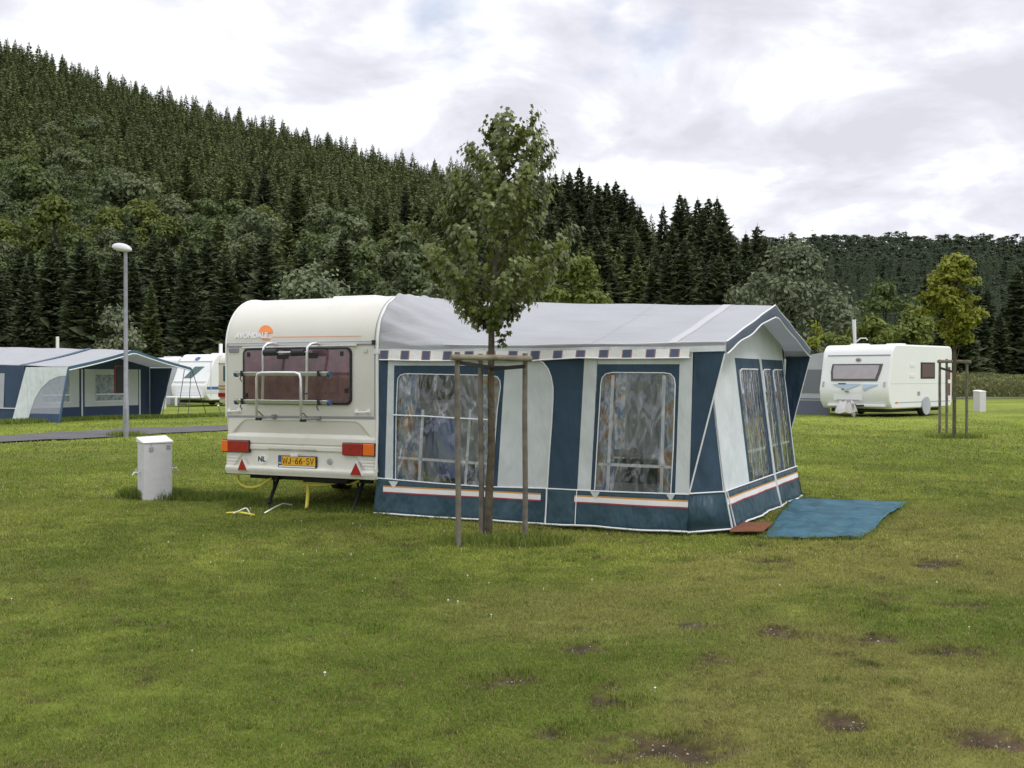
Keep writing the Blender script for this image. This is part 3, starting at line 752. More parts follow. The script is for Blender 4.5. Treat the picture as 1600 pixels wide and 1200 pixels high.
for x, y in ((401, 654), (470.5, 656.5)):
    q = MB(); q.tube([W3(x - 1, y, v + .06), W3(x + 28, y - 2.2, -.02)], .010, 8); q.tube([W3(x + 2, y - 12, v + .02), W3(x + 10, y - 4, -.2)], .008, 8)
    q.box(W3(x + 27, y - 3, -.02), (.05, .03, .05)); q.build('support_arm', M['galv'], rack, smooth=True)
    q = MB(); q.box(W3(x + 3, y + .6, v + .05), (.075, .03, .03)); q.build('foot_cap', M['black'], rack, bevel=.005)
for (x0, y0), (x1, y1) in (((369, 584.5), (514, 586.5)), ((369.5, 627.5), (514, 631.5))):
    a = Vector(W3(x0, y0, -.33)); c = Vector(W3(x1, y1, -.33))
    zb = (a.z + c.z) / 2; q = MB()
    sec = [(-.035, .02), (-.03, .024), (-.012, -.004), (.012, -.004), (.03, .024), (.035, .02), (.018, -.018), (-.018, -.018)]
    q.prism([(a.x, -.33 + s[0], a.z + s[1]) for s in sec], (c.x - a.x, 0, 0)); ch = q.build('wheel_channel', M['alu'], rack)
    for xe in (a.x, c.x): 
        q = MB(); q.tube([(xe - .012, -.33, a.z), (xe + .02, -.33, a.z)], .034, 10); q.build('end_cap', M['bluecap'], ch, smooth=True)
    for f in (.085, .91):
        q = MB(); ux = a.x + (c.x - a.x) * f; q.box((ux, -.345, a.z + .005), (.022, .07, .065)); q.tube([(ux, -.37, a.z), (ux - .012, -.38, a.z - .055), (ux + .012, -.38, a.z - .085)], .006, 6)
        q.build('strap_clip', M['black'], ch, smooth=True)
q = MB(); q.tube([W3(469, 615, -.38), W3(480, 615, -.16)], .009, 6); q.build('link_band', M['bluecap'], rack)
# underbody, steadies, wheels, tow frame
bb = MB(); bb.box((-1.45, 2.2, .36), (.09, 4.1, .08)); bb.box((-.55, 2.2, .36), (.09, 4.1, .08)); bb.box((-1.0, .7, .345), (1.9, .06, .06)); bb.box((-1.0, .22, .35), (1.7, .05, .05)); bb.build('chassis', M['under'], car)
bb = MB(); bb.box((-.72, .33, .36), (.62, .45, .09)); bb.build('storage_tray', M['black'], car, bevel=.02)
for s, (tx, ty), (fx, fy) in ((0, (434, 744), (418, 797)), (1, (567, 752), (551, 803))):
    t = W3(tx, ty, .35); f_ = W3(fx, fy, .10); bb = MB()
    bb.tube([(t[0], .40, .38), (f_[0], .12, .04)], .022, 8); bb.tube([(t[0] - .22, .55, .37), ((t[0] + f_[0]) / 2, .26, .2)], .014, 6)
    bb.box((f_[0], .12, .02), (.14, .12, .025)); bb.build('corner_steady', M['under'], car, smooth=True)
def wheel(parent, c, r=.31, w=.18, side=1):
    My = Matrix.Rotation(math.pi / 2, 3, 'Y')
    q = MB(); q.lathe([(r * .62, -w / 2), (r * .9, -w / 2), (r, -w / 2 + .035), (r, w / 2 - .035), (r * .9, w / 2), (r * .62, w / 2)], c, 28, My); o = q.build('wheel', M['black'], parent, smooth=True)
    q = MB(); q.lathe([(.01, w / 2 * side + .005 * side), (r * .3, w / 2 * side + .004 * side), (r * .62, w / 2 * side - .02 * side), (r * .64, w / 2 * side)], c, 24, My); q.build('rim', M['galv'], o, smooth=True)
    return o
wheel(car, (-.10, 2.2, .31)); wheel(car, (-CW + .16, 2.2, .31), side=-1)
# side door and windows hidden in the awning
bb = MB(); bb.box((UR, 2.9, 1.25), (.02, .62, 1.65)); dr = bb.build('entrance_door', M['shell_low'], car, bevel=.01)
bb = MB(); bb.box((UR + .015, 2.7, 1.25), (.03, .05, .12)); bb.build('door_handle', M['black'], dr)
bb = MB(); bb.box((UR, 1.25, 1.55), (.02, 1.1, .6)); bb.build('side_window', M['darkglass'], car, bevel=.01)
# yellow hose loops under the caravan
h1 = MB()
h1.tube([W3(x, y, .12) for x, y in ((371, 742), (372, 750), (377, 757), (386, 761), (396, 761.5), (408, 758), (418, 751), (424, 748))], .018, 8)
h1.tube([W3(x, y, .2) for x, y in ((470, 753), (480, 757), (495, 758), (512, 757), (525, 754), (536, 751), (542, 756), (552, 755), (562, 751))], .016, 8)
h1.tube([W3(481.5, 758, .2), W3(481, 775, .15), W3(479.5, 790, .08), W3(476, 800, .02)], [.022, .022, .02, .018], 8)
ho = h1.build('hose', M['yellow'], smooth=True); ho.location = ORI; ho.rotation_euler = (0, 0, -TH)
tag(ho, 'yellow water hose hanging in loops under the cream caravan with the bicycle rack', 'hose')
h2 = MB()
g0 = ground_at(354, 806); g1 = ground_at(398, 809.5)
h2.tube([(g0.x, g0.y, .035), ((g0.x + g1.x) / 2, (g0.y + g1.y) / 2, .05), (g1.x, g1.y, .035)], [.008, .014, .008], 6)
tag(h2.build('yellow_peg', M['yellow'], smooth=True), 'thin yellow peg lying on the grass behind the cream caravan', 'tent peg')
h2 = MB(); a = ground_at(365, 808); pp = [a + Vector((0, 0, .04)), at(383, 794, a.y) , at(386, 794.5, a.y), at(392.5, 806, a.y)]
h2.tube(pp, .008, 6); tag(h2.build('bent_rod', M['alu'], smooth=True), 'bent pale rod standing like a tent on the grass beside the yellow peg', 'rod')
h2 = MB(); a = ground_at(413, 806); pp = [a + Vector((0, 0, .03)), at(430, 792, a.y + .1), at(443, 786.5, a.y + .3), at(456, 789, a.y + .4)]
h2.tube(pp, .008, 6); tag(h2.build('bent_rod', M['alu'], smooth=True), 'pale curved rod lying in the grass beside the foot of the left corner steady', 'rod')

# ================================================================== MAIN AWNING
aw = empty('awning', ORI, -TH)
tag(aw, 'large blue and grey awning with striped valance, joined to the cream caravan', 'awning')
UF = 3.97; UC = 3.63; ZE = 1.865; ZA = 2.325; ZW = .40
def rail_prof(s):                            # s 0..1 along the caravan rail (outer side profile)
    r = .56; h = 2.475
    if s > .5: v, z = rail_prof(1 - s); return WA - v, z
    t = s / .5
    if t < .12: return 0.0, 1.79 + (h - r - 1.79) * t / .12
    if t < .5:
        a = (t - .12) / .38 * math.pi / 2; return r - r * math.cos(a), h - r + r * math.sin(a)
    return r + (WA / 2 - r) * (t - .5) / .5, h
def gable_prof(s):
    if s > .5: v, z = gable_prof(1 - s); return WA - v, z
    t = s / .5
    if t < .12: return 0.0, ZE - .075 * (1 - t / .12)
    k = (t - .12) / .88
    return WA / 2 * k, ZE + (ZA - ZE) * k
def roof_pt(i, j):
    u = UR + i * (UF - UR)
    w = 1 - (1 - min((u - UR) / 1.5, 1)) ** 1.8
    a = rail_prof(j); c = gable_prof(j)
    ridge = 2.475 + (ZA - 2.475) * (u / UF)
    v = a[0] * (1 - w) + c[0] * w; z = a[1] * (1 - w) + c[1] * w
    if w > 0:                                  # slope the ridge down evenly
        k = min(max((c[1] - ZE) / (ZA - ZE), 0), 1); z += w * k * (ridge - ZA)
    sag = .02 * math.sin(min(j, 1 - j) * 2 * math.pi) * math.sin(i * math.pi)
    wr_ = .012 * (1 - w) * (math.sin(j * 120 + u * 7) + .6 * math.sin(j * 61 - u * 11 + 1))  * (1 if u > .03 else 0) + .004 * math.sin(u * 5 + j * 30)
    return (u, v, z - sag + wr_)
b = MB(); b.grid(roof_pt, 110, 180); b.build('roof', M['roof'], aw, smooth=True, solid=.003)
# hanging edge of the roof below the eave seam
b = MB()
def hang(i, j): 
    u = .02 + i * (UF - .02); s = roof_pt(u / UF, 0.0); return (u, -.012 - .008 * math.sin(i * 21) - .006 * j, s[2] + .0 - .055 * j + .04)
b.grid(hang, 60, 3); b.build('eave_band', M['canvas'], aw, smooth='all')
b = MB(); b.tube([(u, -.012, roof_pt(u / UF, .06)[2] + .004) for u in np.linspace(.9, UF, 24)], .006, 6); b.build('eave_seam', M['piping'], aw, smooth=True)
# seam bands on the roof
for uu, wdt, nm in ((3.42, .10, 'roof_seam'), (2.55, .012, 'roof_seam'), ):
    b = MB(); b.grid(lambda i, j, uu=uu, wdt=wdt: (lambda p: (p[0], p[1], p[2] + .006))(roof_pt((uu + (i - .5) * wdt) / UF, .06 + j * .88)), 1, 60)
    b.build(nm, M['roof'] if wdt < .05 else mat('pale seam cloth', (.52, .53, .545), .7, transl=.1), aw, smooth='all')
# near side wall panels, from the photograph, on the plane v = 0
V0 = 0.0
def P(pix, v=V0): return [W3(x, y, v) for x, y in pix]
curve = [(838, 556), (848, 566), (856, 576), (861, 589), (864, 605), (864, 622), (862, 660), (858, 715), (855, 763.5)]
sw = MB()
sw.poly(P([(593, 548), (607, 547), (601.5, 748.5), (589.5, 747)]), 1)
sw.poly(P([(607, 547), (616, 547), (614, 750), (601.5, 748.5)]), 0)
sw.poly(P([(616, 547), (789, 546), (789, 571.5), (616, 571)]), 0)
f1o = [(614, 750), (616, 571), (789, 571.5), (777, 761.5)]
f1i = [(766, 761), (771, 720), (777, 640), (782, 604), (781, 595), (777, 589), (768, 586.5), (634, 584), (626, 586), (622, 591), (621, 600), (619, 650), (618, 750.3)]
sw.poly(P(f1o + f1i), 1)
sw.poly(P([(789, 546), (838, 546)] + curve + [(777, 761.5), (789, 571.5)]), 0)
sw.poly(P([(838, 546), (914, 546), (902, 766), ] + curve[::-1]), 1)
sw.poly(P([(914, 546), (934, 546), (923, 767), (902, 766)]), 0)
sw.poly(P([(934, 546), (1062, 545), (1062, 569), (934, 569)]), 0)
f2o = [(923, 767), (934, 569), (1062, 569), (1055, 771.3)]
f2i = [(1048, 771), (1052, 700), (1055, 600), (1053, 590), (1047, 584), (1037, 582.5), (957, 582), (947, 584), (941, 590), (939, 599), (934, 680), (929, 767.3)]
sw.poly(P(f2o + f2i), 1)
sw.poly(P([(1062, 545), (1083, 544), (1077, 772), (1055, 771.3)]), 0)
sw.build('side_wall', [M['canvas'], M['navy']], aw, solid=.002)
def line(name, pix, r, v=-.006, mt='piping', parent=aw, n=6):
    bb = MB(); bb.tube([W3(x, y, v) for x, y in pix], r, n); return bb.build(name, M[mt], parent, smooth=True)
line('door_piping', [(838, 562)] + curve[1:] + [(852, 790), (848, 825)], .007)
line('waist_piping', [(590, 747), (680, 755), (760, 760.5), (848, 763), (950, 768), (1077, 772.5)], .0075)
# skirt (slightly flared)
def interp_line(pts, x): return np.interp(x, [p[0] for p in pts], [p[1] for p in pts])
wl = [(590, 747), (680, 755), (760, 760.5), (848, 763), (950, 768), (1077, 772.5)]
uw0, uw1 = W(590, 747)[0] - .005, UC - .02
def skirt_pt(i, j):
    x = 590 + i * 487; u, zt = W(x, float(interp_line(wl, x)), 0)
    fl = j * .05; zb = .03 + .004 * math.sin(i * 21)
    fold = .022 * j * (math.sin(i * 26 + 1.2 * j + math.sin(i * 11)) ** 3)
    return (u - (.03 * j if i == 0 else 0), -.004 - fl + fold, zt + (zb - zt) * j)
b = MB(); b.grid(skirt_pt, 120, 10); b.build('skirt', M['skirt'], aw, smooth='all', solid=.002)
b = MB(); b.tube([(lambda p: (p[0], p[1] - .006, p[2]))(skirt_pt(i / 60, 1)) for i in range(61)], .010, 6); b.build('bottom_hem', M['piping'], aw, smooth=True)
def tape(x0, x1):
    tp = MB(); i0 = (x0 - 590) / 487; i1 = (x1 - 590) / 487; n = 40
    for mi, (z0_, z1_) in enumerate(((.318, .334), (.268, .318), (.254, .268))):
        def fn(i, j):
            p = skirt_pt(i0 + (i1 - i0) * i, 0); zt = p[2]
            z = (z0_ + (z1_ - z0_) * j); jj = (zt - z) / (zt - .03); q = skirt_pt(i0 + (i1 - i0) * i, jj)
            return (q[0], q[1] - .005, q[2])
        tp.grid(fn, n, 1, mi)
    tp.build('trim_tape', [M['orange'], M['wtape'], M['red']], aw, smooth='all')
tape(600, 846); tape(899, 1076)
for xx, rr_, mn in ((855, .008, 'piping'), (902, .004, 'bar')):
    b = MB(); b.tube([(lambda p: (p[0], p[1] - .008, p[2]))(skirt_pt((xx - 590) / 487, j)) for j in (0, .25, .5, .75, 1)], rr_, 6); b.build('skirt_seam', M[mn], aw, smooth=True)
for x, y in ((614, 752.5), (929, 769), (1047, 772)):   # little triangular flaps
    b = MB(); b.prism(P([(x - 7, y - 1), (x + 8, y), (x + 1, y + 12)], -.02), (0, .004, 0)); b.build('corner_flap', M['canvas'], aw)
# striped valance
vt = [(593, 547.5), (700, 549), (830, 548.5), (930, 547), (1080, 545)]; vb = [(593, 562), (660, 563.5), (830, 563.5), (905, 559), (940, 560), (1000, 560), (1078, 559)]
edges = [593]
val = MB()
per = [(593, 2), (595, 0), (600, 1), ]
segs = []; x = 594.0
while x < 1074:
    w_ = 32.5 + (x - 594) / 480 * 5.5
    segs += [(x, x + .42 * w_ * .98, 'b'), (x + .42 * w_, x + w_, 'w')]; x += w_
for x0, x1, k in segs:
    x1 = min(x1, 1078)
    if x1 <= x0: continue
    def q(xx): 
        a = W3(xx, float(interp_line(vt, xx)), -.03); c = W3(xx - 1.5, float(interp_line(vb, xx)) + .8 * math.sin(xx * .09), -.045 - .008 * math.sin(xx * .05)); return a, c
    def quad(xa, xb, mi):
        a, c = q(xa); a2, c2 = q(xb); val.add([a, a2, c2, c], [(0, 1, 2, 3)], mi)
    if k == 'b':
        quad(x0, x0 + 1.6, 2); quad(x0 + 1.6, x1 - 1.6, 0); quad(x1 - 1.6, x1 + .3, 2)
    else:
        n_ = 4
        for i in range(n_): quad(x0 + (x1 - x0) * i / n_, x0 + (x1 - x0) * (i + 1) / n_, 1)
val.build('striped_valance', [M['valblue'], M['valwhite'], M['valred']], aw, solid=.002)
b = MB(); b.tube([(lambda p: (p[0], p[1] - .004, p[2]))(W3(xx, float(interp_line(vb, xx)), -.045 - .008 * math.sin(xx * .05))) for xx in np.linspace(593, 1078, 60)], .007, 6); b.build('valance_hem', M['piping'], aw, smooth=True)
# windows of the side wall
def side_window(inner, bars, hem=None, rows=()):
    b = MB(); b.poly(P(inner, .004)); p = b.build('window_pane', M['pvc'], aw)
    top = inner
    b = MB(); b.tube([W3(x, y, -.006) for x, y in (inner if hem is None else inner)], .0055, 6, cap=False); b.build('window_piping', M['piping'], p, smooth=True)
    b = MB()
    for (x0, y0), (x1, y1), w_ in bars:
        a = Vector(W3(x0, y0, .03)); c = Vector(W3(x1, y1, .03)); d = (c - a).normalized(); nn = Vector((d.z, 0, -d.x)) * w_ / 2
        b.add([a - nn, a + nn, c + nn, c - nn], [(0, 1, 2, 3)])
    b.build('glazing_bar', M['bar'], p, solid=.004)
    return p
w1 = side_window(f1i, [((661, 640), (655, 754), .035), ((735, 640), (727, 758), .03), ((623, 715), (768, 725), .028)])
line('window_hem', [(615, 648.5), (660, 650), (700, 652.5), (765, 656)], .0085, -.012, 'piping', w1)
w2 = side_window(f2i, [((958, 586), (949, 768), .035), ((1038, 586), (1033, 770), .035), ((932, 725), (1050, 730), .030)])
# curtains just inside
def curtain(x0t, x1t, yt, x0b, x1b, yb, v, name='curtain'):
    a, b_, c, d = Vector(W3(x0t, yt, v)), Vector(W3(x1t, yt, v)), Vector(W3(x0b, yb, v)), Vector(W3(x1b, yb, v))
    bb = MB(); k = max(3, int((b_ - a).length / .05))
    def fn(i, j):
        p = (a * (1 - i) + b_ * i) * j + (c * (1 - i) + d * i) * (1 - j)
        return (p.x, p.y + .018 * math.sin(i * k * 6.28 + j * 2), p.z)
    bb.grid(fn, k * 8, 10); return bb.build(name, M['pattern'], aw, smooth='all')
curtain(618, 652, 584, 614, 662, 752, .05); curtain(750, 790, 586, 742, 782, 760, .05)
curtain(934, 962, 582, 924, 958, 768, .05); curtain(1034, 1060, 582, 1026, 1056, 771, .05)
# front wall (leans out towards the bottom), local plane u = uf(z)
def uf(z): return 3.90 - .23 * min(max(z, 0), 1.9) / 1.9
def roofz(v): return ZE + (ZA - ZE) * (1 - abs(v - WA / 2) / (WA / 2)) - .01
fv0, fv1 = .33, WA - .33
fw = MB()
def FQ(v0, v1, z0, z1, mi, off=0.0): fw.add([(uf(z0) + off, v0, z0), (uf(z0) + off, v1, z0), (uf(z1) + off, v1, z1), (uf(z1) + off, v0, z1)], [(0, 1, 2, 3)], mi)
# windows (v0, v1)
wins = [(1.50, 2.40), (2.60, 3.02), (3.12, 3.68)]
zf0, zf1, zw1 = ZW, 1.735, 1.62
FQ(fv0, 1.40, ZW, zf1, 0)
vs_ = [1.40]
for a_, c_ in wins: vs_ += [a_, c_]
vs_.append(3.78)
for i in range(0, len(vs_), 2): FQ(vs_[i], vs_[i + 1], ZW, zw1, 1)
FQ(1.40, 3.78, zw1, zf1, 1); FQ(3.78, fv1, ZW, zf1, 0)
top = [(uf(1.9), v, max(roofz(v), 1.74)) for v in np.linspace(fv0, fv1, 15)]
fw.poly([(uf(zf1), fv0, zf1), (uf(zf1), fv1, zf1)] + top[::-1], 0)
# chamfered corners
for s in (0, 1):
    vv = (lambda v: v) if s == 0 else (lambda v: WA - v)
    fw.poly([(UC - .01, vv(0), ZW), (uf(ZW), vv(.33), ZW), (uf(1.85), vv(.33), 1.9), (UC, vv(0), 1.85)], 1)
fw.build('front_wall', [M['canvas_front'], M['navy']], aw, solid=.002)
for a_, c_ in wins:
    b = MB(); b.add([(uf(ZW) - .002, a_, ZW), (uf(ZW) - .002, c_, ZW), (uf(zw1) - .002, c_, zw1), (uf(zw1) - .002, a_, zw1)], [(0, 1, 2, 3)]); p = b.build('window_pane', M['pvc'], aw)
    b = MB(); rr_ = .10
    b.tube([(uf(1.3) + .008, a_ + .005, 1.35), (uf(1.5) + .008, a_ + .005, zw1 - .12), (uf(zw1) + .008, a_ + .04, zw1 - .03), (uf(zw1) + .008, a_ + .12, zw1 - .005), (uf(zw1) + .008, c_ - .03, zw1 - .005)], .008, 6); b.build('window_piping', M['piping'], p, smooth=True)
    b = MB(); 
    for z_ in (.70,): b.add([(uf(z_) - .02, a_, z_), (uf(z_) - .02, c_, z_), (uf(z_) - .02, c_, z_ + .03), (uf(z_) - .02, a_, z_ + .03)], [(0, 1, 2, 3)])
    for v_ in (a_ + .22 * (c_ - a_), a_ + .70 * (c_ - a_)): b.add([(uf(ZW) - .02, v_, ZW), (uf(ZW) - .02, v_ + .035, ZW), (uf(zw1) - .02, v_ + .035, zw1), (uf(zw1) - .02, v_, zw1)], [(0, 1, 2, 3)])
    b.build('glazing_bar', M['bar'], p)
    for c0, c1 in ((a_ - .02, a_ + .38 * (c_ - a_)), (a_ + .62 * (c_ - a_), c_ + .02)):
        b = MB(); b.grid(lambda i, j, c0=c0, c1=c1: (uf(ZW + j * 1.2) - .10 + .02 * math.sin(i * 22), c0 + (c1 - c0) * i, ZW + j * 1.22), 30, 6); b.build('curtain', M['pattern'], aw, smooth='all')
# front skirt with tape, seams and zips
def fsk(i, j):
    v = fv0 + i * (fv1 - fv0); z = ZW + (.035 - ZW) * j
    return (uf(z) + .01 + .03 * j + .02 * j * math.sin(i * 23) ** 3 , v, z)
b = MB(); b.grid(fsk, 70, 8)
for s in (0, 1):
    vv = (lambda v: v) if s == 0 else (lambda v: WA - v)
    b.add([(UC - .02, vv(-.004), ZW), (uf(ZW) + .01, vv(.33), ZW), (uf(.035) + .04, vv(.33), .035), (UC - .02, vv(-.054), .03)], [(0, 1, 2, 3)])
b.build('skirt', M['skirt'], aw, smooth=True, solid=.002)
tp = MB()
for mi, (z0_, z1_) in enumerate(((.318, .334), (.268, .318), (.254, .268))):
    tp.grid(lambda i, j: (lambda q: (q[0] + .006, q[1], q[2]))(fsk(.01 + i * .98, (ZW - (z0_ + (z1_ - z0_) * j)) / (ZW - .035))), 50, 1, mi)
tp.build('trim_tape', [M['orange'], M['wtape'], M['red']], aw, smooth='all')
b = MB(); b.tube([(UC - .02, -.012, ZW)] + [(uf(ZW) + .018, v, ZW) for v in np.linspace(fv0, fv1, 20)], .008, 6); b.build('waist_piping', M['piping'], aw, smooth=True)
b = MB(); b.tube([(UC - .02, -.062, .03)] + [(lambda q: (q[0] + .008, q[1], q[2]))(fsk(i / 40, 1)) for i in range(41)], .010, 6); b.build('bottom_hem', M['piping'], aw, smooth=True)
for v_ in (2.50,):
    for dv in (0, .05):
        b = MB(); b.tube([(uf(zf1) + .01, v_ + dv, zf1), (uf(ZW) + .02, v_ + dv, ZW), (uf(.035) + .052, v_ + dv, .03)], .010, 6); b.build('zip_strip', M['canvas'], aw, smooth=True)
for v_ in (.335, .43):
    b = MB(); b.tube([(uf(1.8) + .01, v_, 1.82), (uf(ZW) + .02, v_, ZW), (uf(.035) + .052, v_ + (.02 if v_ > .4 else 0), .02)] if v_ < .4 else [(uf(ZW) + .02, v_ - .03, ZW), (uf(.035) + .052, v_ + .03, .02)], .010, 6); b.build('zip_strip', M['canvas'], aw, smooth=True)
# canopy wings (triangles) on both sides
for s in (0, 1):
    v_ = -.004 if s == 0 else WA + .004
    ztop = ZE - .06
    b = MB(); b.poly([(UC + .03, v_, ztop), (UF - .004, v_, ztop), (UF - .02, v_, ztop - .08), (UC - .02, v_, ZW + .02)]); b.build('canopy_wing', M['navy'], aw, solid=.003)
    b = MB(); b.tube([(UF - .01, v_ - (.006 if s == 0 else -.006), ztop - .05), (UC - .02, v_ - (.006 if s == 0 else -.006), ZW)], .008, 6); b.build('wing_piping', M['piping'], aw, smooth=True)
# gable fascia
fa = MB()
n = 24
def fas(i, j):
    v = i * WA; t = 1 - abs(v - WA / 2) / (WA / 2); z = ZE + (ZA - ZE) * t + .004
    dep = .115 + .025 * math.exp(-((t - 1) / .06) ** 2) - .02 * math.sin(i * 14) ** 2
    return (UF + .004 + .004 * math.sin(i * 30), v, z - dep * j)
fa.grid(fas, 60, 3); fa.build('gable_valance', mat('slate gable cloth', (.10, .125, .165), .8, spec=.2, var=.1, bump=.4, bscale=6, bdist=.03), aw, smooth='all', solid=.002)
b = MB(); b.tube([(lambda q: (q[0] + .004, q[1], q[2]))(fas(i / 60, 1)) for i in range(61)], .009, 6); b.build('gable_hem', M['piping'], aw, smooth=True)
b = MB(); b.tube([(lambda q: (q[0], q[1], q[2] + .004))(fas(i / 60, 0)) for i in range(61)], .008, 6); b.build('gable_piping', M['piping'], aw, smooth=True)
b = MB(); b.prism([(uf(1.9) + .012, WA / 2 - .8, 2.0), (uf(1.9) + .012, WA / 2 - .76, 2.0), (uf(1.9) + .012, WA / 2 - .78, 1.93)], (.004, 0, 0)); b.build('hanging_tab', M['greytrim'], aw)
# far side wall, with windows letting daylight in
bw = MB()
def BQ(u0_, u1_, z0_, z1_, mi): bw.add([(u0_, WA, z0_), (u1_, WA, z0_), (u1_, WA, z1_), (u0_, WA, z1_)], [(0, 1, 2, 3)], mi)
BQ(.0, UC, 0.03, ZW, 1); BQ(0, .35, ZW, 1.84, 0); BQ(.35, 1.45, 1.62, 1.84, 0); BQ(1.45, 2.3, ZW, 1.84, 0); BQ(2.3, 3.2, 1.62, 1.84, 0); BQ(3.2, UC, ZW, 1.84, 0)
bw.build('rear_wall', [M['canvas'], M['navy']], aw, solid=.002)
for a_, c_ in ((.35, 1.45), (2.3, 3.2)):
    b = MB(); b.add([(a_, WA, ZW), (c_, WA, ZW), (c_, WA, 1.62), (a_, WA, 1.62)], [(0, 1, 2, 3)]); b.build('window_pane', M['pvc'], aw)
for c0, c1 in ((.33, .95), (.85, 1.47), (2.28, 2.8), (2.7, 3.22)):
    b = MB(); b.grid(lambda i, j, c0=c0, c1=c1: (c0 + (c1 - c0) * i, WA - .08 + .02 * math.sin(i * 26), ZW + j * 1.24), 36, 6); b.build('curtain', M['pattern'], aw, smooth='all')
# frame poles
b = MB()
for u_, v_ in ((UC - .05, .06), (UC - .05, WA - .06), (UC - .06, WA / 2)): b.tube([(u_, v_, 0), (u_, v_, roofz(v_) - .05)], .014, 8)
b.tube([(UC - .05, .06, ZE - .08), (UC - .05, WA / 2, ZA - .07), (UC - .05, WA - .06, ZE - .08)], .014, 8)
for v_, z_, z2 in ((.06, ZE - .08, ZE - .06), (WA / 2, ZA - .07, 2.40), (WA - .06, ZE - .08, ZE - .06)): b.tube([(UC - .05, v_, z_), (.05, v_, z2)], .014, 8)
b.build('tent_frame', M['alu'], aw, smooth=True)
# peg loops along the hem
b = MB()
for i in range(13):
    p = skirt_pt(i / 12, 1); b.tube([(p[0], p[1], p[2]), (p[0] + .01, p[1] - .05, .0)], .005, 5)
for i in range(7):
    p = fsk(i / 6, 1); b.tube([p, (p[0] + .06, p[1], 0.0)], .006, 5)
b.build('peg_loops', M['strap'], aw)
p_ = [ORI + UD * a + VD * c_ for a, c_ in ((.1, .08), (3.6, .08), (3.6, 4.05), (.1, 4.05))]
b = MB(); b.grid(lambda i, j: tuple((p_[0] * (1 - i) + p_[1] * i) * (1 - j) + (p_[3] * (1 - i) + p_[2] * i) * j + Vector((0, 0, .07))), 6, 6); tag(b.build('bouncesheet', mat('grey groundsheet', (.30, .31, .33), .8, var=.1, vscale=3), solid=.004), 'grey groundsheet added inside the awning to lighten its interior', 'bouncesheet')  # sheet added on the awning floor to bounce light up inside
# ---- chair and table inside the awning, seen through the windows
def inside_obj(name, u, v, rz, label, cat):
    p = ORI + UD * u + VD * v; e = empty(name, p, -TH + rz); return tag(e, label, cat)
ch = inside_obj('camp_chair', .68, .65, R(170), 'blue high-backed camp chair inside the awning behind the larger side window', 'chair')
b = MB(); b.box((0, 0, .43), (.5, .5, .05)); b.build('seat', M['chairblue'], ch, bevel=.02)
b = MB(); b.box((0, .27, .76), (.5, .05, .66), M=Matrix.Rotation(-.16, 3, 'X')); b.build('backrest', M['chairblue'], ch, bevel=.02)
for sx in (-.26, .26):
    b = MB(); b.tube([(sx, -.28, 0), (sx, .2, .62)], .012, 6); b.build('leg', M['alu'], ch, smooth=True)
    b = MB(); b.tube([(sx, .30, 0), (sx, -.2, .62), (sx, .15, .64)], .012, 6); b.build('leg', M['alu'], ch, smooth=True)
tb_ = inside_obj('camp_table', 2.75, 1.0, 0, 'pale folding table inside the awning behind the narrower side window', 'table')
b = MB(); b.box((0, 0, .70), (1.0, .7, .03)); b.build('tabletop', mat('table laminate', (.45, .44, .44), .4), tb_, bevel=.008)
for sx in (-.42, .42):
    for sy in (-.28, .28):
        b = MB(); b.tube([(sx, sy, 0), (sx, sy, .69)], .014, 6); b.build('leg', M['alu'], tb_, smooth=True)

# ---- mats in front of the awning
b = MB()
def mt_(i, j):
    a = MATQ[0] * (1 - i) + MATQ[1] * i; c = MATQ[3] * (1 - i) + MATQ[2] * i; p = a * (1 - j) + c * j
    wv = float(fbm(np.array([i * 7.0]), np.array([j * 6.0]), 401, 3)[0]) - .5
    return (p.x + .006 * math.sin(j * 9), p.y + .006 * math.sin(i * 7), gh(p.x, p.y) + .03 + .06 * wv)
b.grid(mt_, 40, 40); tag(b.build('ground_mat', M['mat'], smooth='all', solid=.006), 'large blue woven mat spread on the grass outside the awning front', 'mat')
DQ = [ground_at(*p) for p in ((1150, 822), (1207, 824), (1192, 837), (1140, 838))]
b = MB(); b.prism([(p.x, p.y, gh(p.x, p.y) + .05) for p in DQ[::-1]], (0, 0, .014)); tag(b.build('doormat', M['doormat'], bevel=.004), 'small brown doormat at the near corner of the awning front, overlapping the blue mat', 'doormat')

